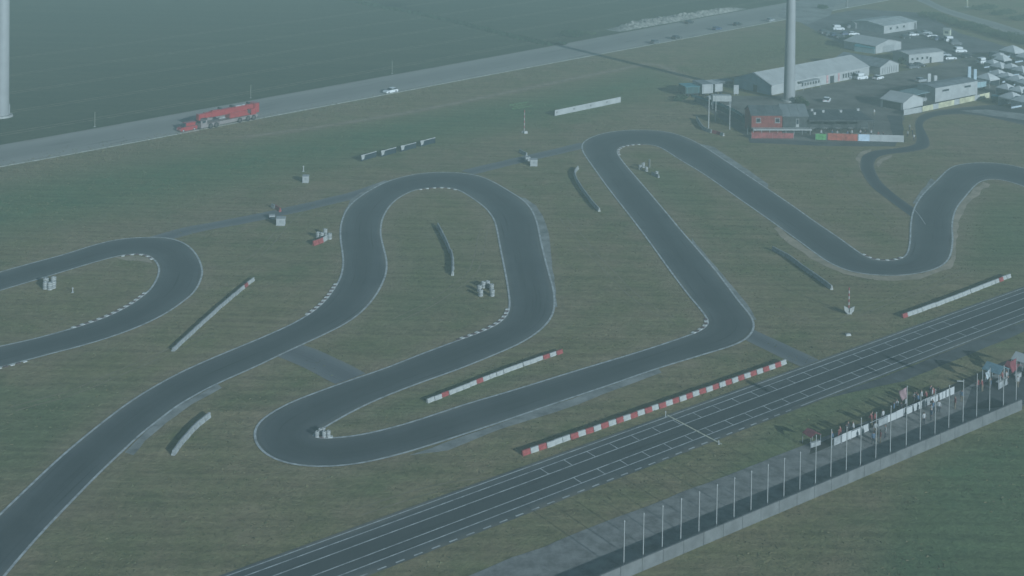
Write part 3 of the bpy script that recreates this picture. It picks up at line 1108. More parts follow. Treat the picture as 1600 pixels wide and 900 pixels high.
# L-shaped boards inside the upper hairpin
p = G(1010, 262)
t = thing('arrow_board', 'angled pair of pale boards standing inside the upper hairpin', 'board', p, 0.0)
MB().box((0.65, 0.1, 1.0), (0.10, 0.5, 1.9), 0.5).build('panel', white_p, t)
MB().box((-0.75, 0.2, 0.85), (1.2, 0.09, 0.5), 0.9).build('panel', grey_p, t)
MB().cyl((-0.5, 0.1, 0), (-0.5, 0.1, 0.9), 0.05, n=6).build('leg', steel, t)

# advertising boards -----------------------------------------------------------
for k, (x0, y0, x1, y1) in enumerate([(564, 253, 588, 246), (595, 246, 619, 239.5), (626, 238, 650, 232), (656.5, 230, 680, 224)]):
    a, b = G(x0, y0), G(x1, y1)
    L = (b - a).length
    t = thing('advert_board', 'dark blue advertising board with white top rail and white logo panel on the verge', 'board', a, ang(a, b), 'row of four blue boards')
    MB().box((L / 2, 0, 0.75), (L, 0.08, 1.2), ch=0.02).build('panel', blue_board, t)
    MB().box((L / 2, 0, 1.42), (L, 0.16, 0.16)).build('rail', white_p, t)
    MB().extrude([(-0.1, 1.6), (1.25, 1.5), (0.95, 0.55), (0.25, 0.4)], 'y', -0.12, -0.05).build('logo_panel', white_p, t)
    for q in (0.15, L - 0.15):
        MB().cyl((q, 0.09, 0), (q, 0.09, 1.4), 0.06, n=6).build('post', dark_m, t)

a, b = G(868, 182), G(971, 160.5)
L = (b - a).length
t = thing('banner_wall', 'long white banner wall with small dark emblems on the grass bank', 'banner', a, ang(a, b))
for i in range(4):
    MB().box((L * (i + 0.5) / 4, 0.3, 0.8), (L / 4 - 0.04, 0.05, 1.45)).build('panel', white_wall, t)
    e = MB()
    for j in range(5):
        e.ring((L * (i + 0.12) / 4 + j * 0.0, 0.27, 0.95 - 0.0 * j), 0.16 + 0.05 * (j % 2), 0.03, 10, 4, 1, 'y')
    e.build('emblem', dark_m, t)
for i in range(5):
    MB().cyl((min(L - .1, max(.1, L * i / 4)), 0.38, 0), (min(L - .1, max(.1, L * i / 4)), 0.38, 1.6), 0.05, n=6).build('post', steel, t)
MB().box((L / 2, 0.3, 1.58), (L, 0.1, 0.08)).build('rail', white_p, t)

lime = mat('lime_net', (0.20, 0.30, 0.12), 0.8, 0.15, 1.0)
p = G(798, 172)
t = thing('lime_banner', 'crumpled pale lime banner strips lying on the green verge', 'banner', p, 0.0)
for j, (px0, py0, px1, py1, w) in enumerate([(796, 165, 826, 159.5, 0.9), (800, 171, 831, 166, 0.7), (802, 168, 822, 164.5, 0.5)]):
    A, B = G(px0, py0) - p, G(px1, py1) - p
    m = MB()
    vs, fs = [], []
    n = 16
    for i in range(n + 1):
        q = A.lerp(B, i / n)
        z = 0.10 + 0.10 * math.sin(i * 1.7 + j) + 0.04 * j
        vs += [(q.x, q.y - w * (1 + .3 * math.sin(i * 2.3)), z), (q.x, q.y, z + 0.15), (q.x, q.y + w * (1 + .3 * math.cos(i * 1.9)), z * 0.5)]
        if i:
            fs += [(3 * i - 3, 3 * i - 2, 3 * i + 1, 3 * i), (3 * i - 2, 3 * i - 1, 3 * i + 2, 3 * i + 1)]
    m.add(vs, fs).build('strip', lime, t, True)

# ------------------------------------------------------------------ wind turbines
turb_white = mat('turbine_paint', (0.30, 0.304, 0.30), 0.45, 0.05, 0.2)


def turbine(px, py, r_base, height, yaw, spin, label):
    p = G(px, py)
    t = thing('wind_turbine', label, 'wind turbine', p, yaw)
    MB().cyl((0, 0, 0), (0, 0, 0.5), r_base * 1.5, r_base * 1.4, 32).build('foundation', mat('foundation_concrete', (0.33, 0.33, 0.31), 0.9, 0.15, 0.8), t)
    tw = MB()
    nseg = 4
    for i in range(nseg):
        z0, z1 = 0.5 + (height - 0.5) * i / nseg, 0.5 + (height - 0.5) * (i + 1) / nseg
        r = lambda z: r_base + (r_base * 0.5 - r_base) * z / height
        MB().cyl((0, 0, z0), (0, 0, z1 - 0.06), r(z0), r(z1), 40).build('tower_section', turb_white, t, False)
        MB().cyl((0, 0, z1 - 0.06), (0, 0, z1), r(z1) * 1.02, r(z1) * 1.02, 40).build('flange', turb_white, t)
    MB().box((0, 0.8, height + 1.3), (3.0, 8.0, 2.6), ch=0.6).build('nacelle', turb_white, t)
    hub = MB().cyl((0, -3.2, height + 1.3), (0, -5.0, height + 1.3), 1.4, 0.5, 20).build('hub', turb_white, t, True)
    for i in range(3):
        a = spin + i * 2 * math.pi / 3
        ax = Vector((math.sin(a), 0, math.cos(a)))
        sd_ = Vector((math.cos(a), 0, -math.sin(a)))
        c = Vector((0, -4.2, height + 1.3))
        st = [(0.8, 0.45, 0.45), (3, 0.7, 0.4), (6, 1.15, 0.28), (14, 0.8, 0.18), (24, 0.4, 0.1), (29, 0.12, 0.04)]
        vs, fs = [], []
        for (d, w, th) in st:
            o = c + ax * d
            for (u, v) in ((-0.35 * w, 0), (0, th), (w, th * .6), (1.25 * w, 0), (w, -th * .4), (0, -th)):
                vs.append(o + sd_ * u + Vector((0, v, 0)))
        for i2 in range(len(st) - 1):
            for j in range(6):
                fs.append((i2 * 6 + j, i2 * 6 + (j + 1) % 6, i2 * 6 + 6 + (j + 1) % 6, i2 * 6 + 6 + j))
        fs += [tuple(range(6)), tuple(range(len(vs) - 1, len(vs) - 7, -1))]
        MB().add(vs, fs).build('blade', turb_white, t, True)
    MB().box((0, -r_base - 0.02, 1.9), (1.0, 0.2, 2.2), ch=0.05).build('door', grey_p, t)
    return t


TOWER_H = 66.0
turbine(1233, 158, 1.62, TOWER_H, 2.0, 0.35, 'white wind turbine tower rising behind the red control building')
turbine(1.5, 182, 2.0, TOWER_H, 2.0, 0.9, 'white wind turbine tower standing on a soil pad at the field edge')


def mast(px, py, r, h, label, m):
    p = G(px, py)
    t = thing('lamp_mast', label, 'mast', p)
    MB().cyl((0, 0, 0.3), (0, 0, h), r, r * 0.55, 16).build('shaft', m, t, True)
    MB().box((0, 0, 0.15), (r * 4, r * 4, 0.3), taper=0.85).build('foot', grey_p, t)
    MB().box((0, -0.9, h), (0.25, 2.2, 0.14)).build('arm', m, t)
    MB().box((0, -1.8, h - 0.12), (0.5, 0.7, 0.14)).build('lamp_head', dark_m, t)


mast(1323, 12, 0.45, 14, 'thick white lamp mast at the paddock entrance', turb_white)
mast(1511, 11, 0.40, 14, 'yellowish lamp mast beside the far hedge road', mat('yellow_white', (0.62, 0.60, 0.42), 0.6, .1))

# ------------------------------------------------------------------ vehicles
lamp_w = mat('lamp_lens', (0.75, 0.75, 0.70), 0.2, 0.05, 1.0)
lamp_r = mat('tail_lens', (0.35, 0.02, 0.02), 0.25, 0.05, 1.0)


def wheel(parent, x, y, r=0.33, w=0.22, rim=None):
    s = 1 if y > 0 else -1
    ty = MB().cyl((x, y - w / 2, r), (x, y + w / 2, r), r, n=14).build('wheel', rubber, parent, False)
    MB().cyl((x, y + s * w / 2, r), (x, y + s * (w / 2 + 0.02), r), r * 0.6, r * 0.5, 10).build('rim', rim or steel, ty)


def car(loc, rz, paint, label, group=None, kind='car', L=4.4):
    """x is forward; body shell from a side profile, glazed cabin, roof, four wheels, lamps"""
    t = thing('parked_car' if kind == 'car' else kind, label, 'car' if kind == 'car' else 'van', loc, rz, group)
    h = L / 2
    if kind == 'car':
        prof = [(-h, .38), (-h + .05, .82), (-h + .5, .95), (h - 1.45, .95), (h - .35, .80), (h, .62), (h, .36), (h - .3, .24), (-h + .3, .24)]
        cab = [(-h + .25, .93), (-h + .8, 1.36), (h - 2.15, 1.40), (h - 1.25, .93)]
        top, z1, W = (-h + .78, h - 2.1), 1.40, 1.74
    else:
        prof = [(-h, .38), (-h, 1.15), (h - 1.1, 1.15), (h - .2, 1.0), (h, .7), (h, .36), (h - .3, .24), (-h + .3, .24)]
        cab = [(-h + .02, 1.13), (-h + .10, 1.95), (h - 1.7, 1.98), (h - .95, 1.13)]
        top, z1, W = (-h + .1, h - 1.65), 1.98, 1.9
    b = MB()
    vs, k = [], len(prof)
    for (x, z) in prof: vs.append((x, -W / 2 * (.94 if z > .9 else 1), z))
    for (x, z) in prof: vs.append((x, W / 2 * (.94 if z > .9 else 1), z))
    b.add(vs, [tuple(range(k)), tuple(range(2 * k - 1, k - 1, -1))] + [(i, k + i, k + (i + 1) % k, (i + 1) % k) for i in range(k)])
    b.build('body', paint, t)
    c = MB()
    w0, w1 = W * .46, W * .38
    vs = []
    for sgn in (-1, 1):
        for (x, z) in cab: vs.append((x, sgn * (w0 if z < 1.2 else w1), z))
    c.add(vs, [(0, 1, 2, 3), (7, 6, 5, 4)] + [(i, 4 + i, 4 + (i + 1) % 4, (i + 1) % 4) for i in range(4)])
    c.build('glazing', glass_m, t)
    MB().box(((top[0] + top[1]) / 2, 0, z1 + .015), (top[1] - top[0], w1 * 2 + .04, .07), taper=.94).build('roof', paint, t)
    if kind != 'car':
        for sgn in (-1, 1):
            MB().box((-.55, sgn * (W * .43), 1.55), (L * .55, .06, .84)).build('side_panel', paint, t)
    else:
        for sgn in (-1, 1):
            MB().box((-h * .1, sgn * (W * .435), 1.16), (.1, .05, .46)).build('pillar', paint, t)
    for x in (-h + .85, h - .85):
        for y in (-W / 2 + .1, W / 2 - .1): wheel(t, x, y)
    for y in (-W / 2 + .3, W / 2 - .3):
        MB().box((h - .02, y, .66), (.08, .34, .14)).build('headlight', lamp_w, t)
        MB().box((-h + .02, y, .78), (.08, .28, .16)).build('tail_light', lamp_r, t)
    return t


blk_paint = mat('black_paint', (0.018, 0.020, 0.024), 0.3, 0.1, 1.0, spec=.5)
blue_paint = mat('blue_paint', (0.03, 0.05, 0.12), 0.3, 0.1, 1.0, spec=.5)
grey_paint = mat('grey_paint', (0.10, 0.11, 0.12), 0.3, 0.1, 1.0, spec=.5)
silver_paint = mat('silver_paint', (0.42, 0.44, 0.45), 0.3, 0.08, 1.0, 0.3, spec=.5)
white_paint = mat('white_car_paint', (0.72, 0.73, 0.72), 0.3, 0.05, 1.0, spec=.5)
FW = ROAD_ANG
car(G(610, 145), FW + math.pi, white_paint, 'white car driving alone along the pale concrete road')
car(G(1024, 68), FW, grey_paint, 'dark grey car first in the pair on the road by the gravel heap', None)
car(G(1057, 61), FW, blk_paint, 'black car second in the pair on the road by the gravel heap', None)
car(G(1077, 37), FW, blk_paint, 'black car parked against the gravel heap beyond the road')
car(G(1120, 47), FW, blue_paint, 'dark blue car leading the far pair on the road')
car(G(1152, 40), FW, blk_paint, 'black car trailing the far pair on the road')
car(G(1204, 33.5), FW, silver_paint, 'silver car on the road edge near the turbine tower')
car(G(292, 204), FW + math.pi, red_paint, 'red van driving just ahead of the red mobile crane', kind='van', L=4.8)

# mobile crane ------------------------------------------------------------------
a, b = G(309, 202.5), G(399, 184.5)
Lc = (b - a).length
cr = thing('mobile_crane', 'long red mobile crane with five axles driving along the concrete road', 'crane', (a + b) / 2, ang(b, a))
h = Lc / 2
MB().extrude([(-h + .3, .75), (-h + .3, 1.35), (h - 2.6, 1.35), (h - 2.4, 1.15), (h - .2, 1.1), (h, .6), (h - .3, .45), (-h + .6, .6)], 'y', -1.25, 1.25).build('chassis', mat('crane_cream', (.24, .21, .20), .5, .12), cr)
for i, x in enumerate((-h + 1.6, -h + 3.4, -h + 6.0, h - 4.6, h - 2.9)):
    for y in (-1.2, 1.2): wheel(cr, x, y, .66, .45, mat('dull_rim', (.10, .09, .085), .6, .2))
MB().box((h - 1.1, 0, 1.65), (2.0, 2.5, 1.2), taper=.9, ch=.15).build('driver_cab', MATS['crane_cream'], cr)
MB().box((h - .12, 0, 1.95), (.12, 2.0, .6)).build('windscreen', glass_m, cr)
for y in (-1.16, 1.16): MB().box((h - 1.0, y, 1.95), (1.0, .08, .55)).build('side_window', glass_m, cr)
MB().box((-h + 5.8, 0, 2.15), (6.4, 2.5, 1.2), ch=.2).build('superstructure', red_paint, cr)
MB().box((-h + 1.5, 0, 2.2), (1.8, 2.6, 1.6), ch=.15).build('counterweight', red_paint, cr)
MB().box((h - 4.2, -1.2, 2.35), (1.7, .9, 1.5), taper=.85, ch=.1).build('operator_cab', MATS['crane_cream'], cr)
MB().box((h - 3.38, -1.2, 2.5), (.1, .7, .8)).build('operator_window', glass_m, cr)
for i, (w, x0, x1) in enumerate(((1.5, -h + .3, h - 3.6), (1.3, h - 3.6, h - 1.8), (1.1, h - 1.8, h - .3))):
    MB().extrude([(-w / 2, 3.3 - w * .45), (w / 2, 3.3 - w * .45), (w / 2, 3.3 + w * .35), (w * .3, 3.3 + w * .5), (-w * .3, 3.3 + w * .5), (-w / 2, 3.3 + w * .35)], 'x', x0, x1).build('boom_section', red_paint, cr)
MB().box((h - .1, 0, 3.1), (.5, 1.2, 1.5), ch=.1).build('boom_head', red_paint, cr)
for y in (-1.32, 1.32):
    for x in (-h + 4.8, h - 6.0):
        MB().box((x, y, .95), (1.2, .14, .5)).build('outrigger_box', MATS['crane_cream'], cr)
MB().cyl((-h + 5.8, -1.05, 1.7), (h - 4.8, -1.0, 2.75), .24, n=10).build('lift_cylinder', grey_p, cr)
for i in range(6):
    MB().box((-h + 1.2 + i * (Lc - 3.0) / 6, -.92, 3.2 + .1 * (i % 2)), (.9, .08, .55)).build('boom_stripe', grey_p if i % 2 else dark_m, cr)
MB().cyl((-h + 3.0, -1.28, 2.4), (-h + 3.0, 1.28, 2.4), .55, n=14).build('winch_drum', dark_m, cr)
MB().box((-h + .5, 0, 3.0), (1.6, 2.8, 2.4), ch=.25).build('ballast_block', red_paint, cr)
MB().box((-h + 5.2, 0, 4.15), (3.0, .9, .35), ch=.1).build('folding_jib', grey_p, cr)
MB().box((h - 5.0, .3, 4.1), (2.2, .7, .25), ch=.1).build('folding_jib', red_paint, cr)
for (x, w_, z_, hh_, m_) in ((1.2, 2.6, 2.1, .8, MATS['crane_cream']), (3.6, 1.2, 2.2, .9, dark_m), (-2.2, 1.0, 2.15, .9, dark_m), (-.6, 1.4, 2.3, .5, grey_p), (-4.4, 1.3, 2.0, .7, MATS['crane_cream'])):
    MB().box((x, -1.29, z_), (w_, .12, hh_), ch=.03).build('equipment_panel', m_, cr)
for x in (-h + 2.2, -1.5, 2.2):
    MB().box((x, -.3, 4.2), (.5, 1.3, .5), ch=.1).build('hose_reel', dark_m, cr)
for x in np.linspace(-h + 1.0, h - 2.4, 9):
    MB().box((x, -1.3, 1.15), (.7, .1, .32)).build('mudguard', grey_p, cr)
MB().box((0.3, -1.0, 1.55), (3.2, .5, .4)).build('tool_locker', grey_p, cr)


def trailer(a_px, b_px, hpx, body, roofm, label, depth=2.5, name='box_trailer'):
    """box truck body with frame, corner posts, rear doors and wheels; near long side from a to b"""
    a, b = G(*a_px), G(*b_px)
    L = (b - a).length
    h = HT(*a_px, hpx)
    t = thing(name, label, 'trailer', a, ang(a, b))
    MB().box((L / 2, depth / 2, 1.0 + (h - 1.0) / 2), (L, depth, h - 1.05), ch=.04).build('box_body', body, t)
    MB().box((L / 2, depth / 2, h + .01), (L * 1.01, depth * 1.02, .1)).build('roof', roofm, t)
    MB().box((L / 2, depth / 2, .85), (L * .96, depth * .8, .22)).build('chassis', dark_m, t)
    for x in (L * .18, L * .80):
        for y in (.15, depth - .15): wheel(t, x, y, .45, .3)
    for x in np.linspace(L * .12, L * .88, max(2, int(L / 1.5))):
        MB().box((x, -.012, 1.0 + (h - 1) / 2), (.07, .05, h - 1.2)).build('rib', roofm, t)
    MB().box((L + .02, depth / 2, 1.0 + (h - 1) / 2), (.06, depth * .9, h - 1.3)).build('rear_door', roofm, t)
    return t


trailer((1071, 152), (1094, 151), 16, mat('dark_green_box', (.04, .075, .075), .6, .15), teal_p, 'dark green trailer with teal roof at the paddock corner', 5.0)
trailer((1097, 152), (1114, 151), 20, white_wall, grey_roof, 'tall white trailer beside the dark green trailer', 6.0)
trailer((1117, 149), (1129, 148), 17, white_wall, canvas, 'narrow white trailer between the tall trailer and the sign', 6.0)
trailer((1120, 137), (1146, 135), 9, dark_roof, grey_roof, 'low dark trailer with grey roof behind the white trailers', 3.5)
trailer((1109, 161), (1127, 160), 8, grey_p, white_p, 'small white pickup trailer behind the tall flagpoles', 2.4)

# ------------------------------------------------------------------ people
skin = mat('skin', (.36, .22, .16), .6, .1, 4)
hair = mat('hair', (.05, .035, .025), .7, .2, 8)
cloth = [mat('shirt_white', (.40, .40, .39), .8, .1, 3), mat('shirt_red', (.20, .06, .06), .8, .1, 3), mat('shirt_blue', (.08, .12, .18), .8, .1, 3), mat('shirt_black', (.03, .03, .035), .8, .1, 3)]
pants = [mat('trousers_dark', (.035, .04, .055), .85, .1, 3), mat('trousers_tan', (.22, .18, .12), .85, .1, 3)]


def body_mesh(pose):
    """one continuous figure grown from a posed skeleton, facing -Y"""
    lean = 0.10 if pose == 1 else 0.0
    V = {'pel': (0, 0, .95), 'sp': (0, -lean * .4, 1.15), 'ch': (0, -lean, 1.38), 'nk': (0, -lean * 1.2, 1.52), 'hd': (0, -lean * 1.4 - .02, 1.64), 'tp': (0, -lean * 1.4 - .01, 1.76)}
    R = {'pel': (.16, .12), 'sp': (.15, .11), 'ch': (.19, .12), 'nk': (.06, .06), 'hd': (.095, .105), 'tp': (.065, .075)}
    E = [('pel', 'sp'), ('sp', 'ch'), ('ch', 'nk'), ('nk', 'hd'), ('hd', 'tp')]
    for s, n in ((-1, 'l'), (1, 'r')):
        st = (.10 if pose == 2 else 0) * s
        V.update({'hp' + n: (.10 * s, 0, .88), 'kn' + n: (.11 * s, -.03 - st, .48), 'an' + n: (.12 * s, .02 - st * 1.3, .09), 'to' + n: (.13 * s, -.14 - st * 1.3, .045)})
        R.update({'hp' + n: (.095, .10), 'kn' + n: (.065, .07), 'an' + n: (.045, .05), 'to' + n: (.04, .035)})
        if pose == 1:
            el, wr, hn = (.27 * s, -.12, 1.12), (.20 * s, -.36, 1.08), (.17 * s, -.45, 1.08)
        else:
            el, wr, hn = (.26 * s, .02, 1.12), (.27 * s, -.06, .86), (.27 * s, -.09, .77)
        V.update({'sh' + n: (.19 * s, -lean, 1.42), 'el' + n: el, 'wr' + n: wr, 'hn' + n: hn})
        R.update({'sh' + n: (.065, .07), 'el' + n: (.045, .045), 'wr' + n: (.032, .035), 'hn' + n: (.035, .045)})
        E += [('pel', 'hp' + n), ('hp' + n, 'kn' + n), ('kn' + n, 'an' + n), ('an' + n, 'to' + n), ('ch', 'sh' + n), ('sh' + n, 'el' + n), ('el' + n, 'wr' + n), ('wr' + n, 'hn' + n)]
    names = list(V)
    me = bpy.data.meshes.new('skeleton')
    me.from_pydata([V[k] for k in names], [(names.index(a), names.index(b)) for a, b in E], [])
    o = bpy.data.objects.new('skeleton', me)
    COL.objects.link(o)
    o.modifiers.new('skin', 'SKIN')
    for i, k in enumerate(names):
        me.skin_vertices[0].data[i].radius = R[k]
        me.skin_vertices[0].data[i].use_root = (k == 'pel')
    o.modifiers.new('sub', 'SUBSURF').levels = 1
    dg = bpy.context.evaluated_depsgraph_get()
    out = bpy.data.meshes.new_from_object(o.evaluated_get(dg))
    bpy.data.objects.remove(o)
    return out


BODIES = [body_mesh(i) for i in range(3)]
PEOPLE = {}


def person(loc, rz, pose, shirt, pant, label, group=None, z=0.0):
    key = (pose, shirt, pant)
    if key not in PEOPLE:
        me = BODIES[pose].copy()
        me.materials.clear()
        for m in (cloth[shirt], pants[pant], skin, hair): me.materials.append(m)
        for f in me.polygons:
            c = f.center
            f.use_smooth = True
            if c.z > 1.68 or (c.z > 1.56 and c.y > .03): f.material_index = 3
            elif c.z > 1.49: f.material_index = 2
            elif c.z < .93 and abs(c.x) < .22: f.material_index = 1
            elif (c.z < .90 and abs(c.x) >= .22) or c.y < -.30: f.material_index = 2
            else: f.material_index = 0
        PEOPLE[key] = me
    o = bpy.data.objects.new('person', PEOPLE[key])
    COL.objects.link(o)
    o.location = (loc[0], loc[1], z)
    o.rotation_euler = (0, 0, rz)
    return tag(o, label, 'person', group)


# ------------------------------------------------------------------ buildings


def gable(name, label, cat, a_px, b_px, depth, wall_h, rise, wall_m, roof_m, axis='x', bays=1, gable_m=None, over=.25):
    """pitched building; near side from a to b, local x along it, y away from it; ridge along axis"""
    a, b = G(*a_px), G(*b_px)
    L = (b - a).length
    t = thing(name, label, cat, a, ang(a, b))
    MB().box((L / 2, depth / 2, wall_h / 2), (L, depth, wall_h)).build('wall', wall_m, t)
    if axis == 'x':
        tri = [(0, wall_h), (depth, wall_h), (depth / 2, wall_h + rise)]
        MB().extrude(tri, 'x', 0.003, .12).build('gable', gable_m or wall_m, t)
        MB().extrude(tri, 'x', L - .12, L - .003).build('gable', gable_m or wall_m, t)
        for i in range(bays):
            x0, x1 = -over + (L + 2 * over) * i / bays, -over + (L + 2 * over) * (i + 1) / bays - (.05 if bays > 1 else 0)
            for s in (0, 1):
                y0, y1 = (-over, depth / 2) if s == 0 else (depth + over, depth / 2)
                zl = wall_h - rise * over / (depth / 2)
                prof = [(y0, zl + .02), (y1, wall_h + rise + .02), (y1, wall_h + rise + .14), (y0, zl + .12)]
                MB().extrude(prof, 'x', x0, x1).build('roof_panel', roof_m, t)
    else:
        tri = [(0, wall_h), (L, wall_h), (L / 2, wall_h + rise)]
        MB().extrude(tri, 'y', 0.003, .12).build('gable', gable_m or wall_m, t)
        MB().extrude(tri, 'y', depth - .12, depth - .003).build('gable', gable_m or wall_m, t)
        for i in range(bays):
            y0, y1 = -over + (depth + 2 * over) * i / bays, -over + (depth + 2 * over) * (i + 1) / bays - (.05 if bays > 1 else 0)
            for s in (0, 1):
                x0, x1 = (-over, L / 2) if s == 0 else (L + over, L / 2)
                zl = wall_h - rise * over / (L / 2)
                prof = [(x0, zl + .02), (x1, wall_h + rise + .02), (x1, wall_h + rise + .14), (x0, zl + .12)]
                MB().extrude(prof, 'y', y0, y1).build('roof_panel', roof_m, t)
    return t, L


def window(t, x, z, w, h, frame=None, y=0.0, pane=None):
    f = MB()
    for (dx, dz, sx, sz) in ((0, h / 2, w + .16, .09), (0, -h / 2, w + .16, .09), (-w / 2, 0, .09, h), (w / 2, 0, .09, h)):
        f.box((x + dx, y - .03, z + dz), (sx, .1, sz))
    o = f.build('window', frame or white_p, t)
    MB().box((x, y - .012, z), (w, .05, h)).build('pane', pane or glass_m, o)
    MB().box((x, y - .09, z - h / 2 - .05), (w + .3, .16, .05)).build('sill', frame or white_p, o)
    return o


# long white event hall and its annexes
a, b, g_ = G(1205, 149), G(1358, 118), G(1149, 136)
dv = (b - a).normalized()
depth = abs((g_ - a).dot(Vector((-dv.y, dv.x))))
blue_gable = mat('blue_grey_gable', (.26, .34, .40), .7, .08, .5)
hall, L = gable('event_hall', 'long white event hall with pitched roof behind the wind turbine tower', 'hall', (1205, 149), (1358, 118), depth, 2.8, 2.6, white_wall, canvas, 'x', 9, blue_gable)
MB().box((-.02, depth / 2, 1.4), (.06, depth * .98, 2.7)).build('end_cladding', blue_gable, hall)
MB().box((-.06, depth * .42, 1.05), (.08, 1.4, 2.1)).build('end_door', blue_board, hall)
for i in range(7):
    window(hall, L * .30 + i * 1.35, 1.5, .75, 1.3)
for i in range(7):
    window(hall, L * .72 + i * 1.35, 1.5, .8, 1.4)
MB().box((L * .60, -.03, 1.1), (2.0, .1, 2.2)).build('entrance', dark_m, hall)
MB().box((L * .55, -.06, 1.5), (.8, .12, 2.4)).build('door_banner', mat('pink_banner', (.50, .30, .30), .7, .2), hall)
MB().box((L * .67, -.06, 1.5), (.8, .12, 2.4)).build('door_banner', MATS['pink_banner'], hall)
MB().box((L * .34, -1.1, 2.5), (9.0, 2.2, .12)).build('awning', canvas, hall)
for x in (-4.2, 0, 4.2):
    MB().cyl((L * .34 + x, -2.0, 0), (L * .34 + x, -2.0, 2.45), .06, n=6).build('awning_post', steel, hall)

an, L = gable('annex_hall', 'annex with ribbed grey roof and slotted white front beside the event hall', 'hall', (1375, 118), (1404, 112), 17, 2.6, 1.7, white_wall, grey_roof, 'y', 8, white_wall)
for i in range(7):
    MB().box((L * (.14 + .12 * i), -.015, 1.3), (.22, .05, 1.9)).build('slot', dark_m, an)
MB().box((L * .5, -.04, .15), (L, .12, .3)).build('base_rail', white_p, an)

st, L = gable('storage_hall', 'white low pitched storage hall behind the annex', 'hall', (1368, 84), (1408, 77), 13, 2.6, 1.5, white_wall, canvas, 'y', 4)
MB().box((L * .5, -.02, 1.1), (L * .45, .06, 2.2)).build('gate', grey_p, st)

wb, L = gable('office_block', 'white office block with small windows at the paddock middle', 'building', (1420, 102), (1474, 96), 7, 3.4, .5, white_wall, white_wall, 'x', 3)
for i in range(4): window(wb, L * (.1 + .14 * i), 1.9, .9, .8)
MB().box((L * .78, -.02, 1.6), (L * .4, .08, 3.1)).build('blank_panel', canvas, wb)
MB().box((L * .62, -.04, 1.0), (.9, .08, 2.0)).build('door', dark_m, wb)

tb, L = gable('timing_building', 'white two storey timing building with two dark slit windows behind cream banners', 'building', (1461, 160), (1527, 148), 6, 4.1, .35, white_wall, grey_roof, 'x', 4)
for x in (.24, .76):
    window(tb, L * x, 3.0, 3.0, .55, frame=grey_p)
MB().box((L / 2, -.02, 4.05), (L, .08, .16)).build('parapet', white_p, tb)
for (px, py, hpx, lab) in ((1451, 148, 33, 'tall white banner column left of the timing building, outer one'), (1461, 147, 29, 'tall white banner column left of the timing building, inner one'),
                           (1514, 136, 32, 'pale blue banner column behind the timing building, inner one'), (1523, 135, 27, 'pale blue banner column behind the timing building, outer one')):
    p = G(px, py); hh = HT(px, py, hpx)
    t = thing('banner_column', lab, 'banner', p, .1)
    m = mat('pale_blue_banner', (.42, .50, .55), .7, .08) if px > 1500 else canvas
    MB().box((0, 0, hh / 2 + .2), (1.05, .5, hh - .4), ch=.12).build('sleeve', m, t)
    MB().box((0, 0, .1), (1.4, .9, .2)).build('foot', grey_p, t)
    MB().box((0, 0, hh), (.9, .4, .1), ch=.1).build('cap', white_p, t)

lt, L = gable('corner_tent', 'white gabled corner tent at the left end of the cream banner fence', 'tent', (1411, 174), (1442, 166), 7, 2.3, 1.6, canvas, canvas, 'y', 2)
MB().box((-.02, 3.5, 1.1), (.06, 5.6, 1.9)).build('side_opening', wood_dark, lt)
a, b = G(1432, 163), G(1462, 156)
t = thing('flat_canopy', 'flat teal grey canopy between the corner tent and the timing building', 'canopy', a, ang(a, b))
L = (b - a).length
MB().box((L / 2, 3, 2.65), (L, 6, .18)).build('roof', mat('teal_roof', (.20, .27, .28), .7, .15), t)
for x in (.2, L / 2, L - .2):
    for y in (.2, 5.8): MB().cyl((x, y, 0), (x, y, 2.56), .06, n=6).build('post', steel, t)
MB().box((L / 2, 1.4, .45), (L * .7, .8, .9)).build('counter', grey_p, t)

# banner fences -----------------------------------------------------------------


def banner_fence(pts_px, hm, mats, label, panel=2.5, name='banner_fence'):
    pts = [p for p in GP(pts_px)]
    n = max(1, int(length(pts) / panel))
    pts = even(catmull(pts, .5), n + 1)
    o0 = pts[0]
    t = thing(name, label, 'fence', o0)
    for i, (a, b) in enumerate(zip(pts, pts[1:])):
        c = (a + b) / 2 - o0
        r = ang(a, b)
        MB().box((c.x, c.y, hm / 2 + .08), ((b - a).length - .05, .05, hm - .1), r).build('panel', mats[i % len(mats)] if len(mats) < n else mats[min(i, len(mats) - 1)], t)
    for a in pts:
        c = a - o0
        MB().cyl((c.x, c.y + .06, 0), (c.x, c.y + .06, hm + .06), .04, n=6).build('post', steel, t)
    return t


banner_fence([(1412, 181), (1440, 176)], 1.6, [white_wall], 'white banner fence at the corner tent')
banner_fence([(1441, 175.5), (1490, 165), (1546, 153)], 1.6, [yellow_b, yellow_b, white_wall, yellow_b], 'cream banner fence in front of the timing building')
banner_fence([(1174, 217), (1240, 217)], 1.45, [mat('red_banner', (.26, .07, .07), .7, .25, 1.5)], 'red banner fence in front of the red control building')
banner_fence([(1274, 219), (1291, 219.5)], 1.6, [mat('green_banner', (.12, .28, .09), .7, .2, 1.5)], 'short green banner fence at the bar terrace')
banner_fence([(1293, 219.5), (1340, 221)], 1.8, [mat('orange_banner', (.33, .09, .06), .7, .2, 1.2)], 'orange red banner fence at the bar terrace')
banner_fence([(1341, 221), (1412, 223)], 1.8, [mat('blue_white_banner', (.50, .58, .66), .7, .1, .8), white_wall, white_wall, white_wall, white_wall], 'white banner fence right of the orange banners')
banner_fence([(1085, 160), (1120, 172), (1150, 186), (1168, 198), (1168, 210)], 1.5, [mat('dark_teal_board', (.05, .09, .10), .7, .2, 1.0)], 'dark teal board fence curving behind the flagpoles')
banner_fence([(1080, 152), (1118, 163), (1150, 177), (1160, 184)], .9, [teal_p], 'low teal tarpaulin fence behind the dark board fence')

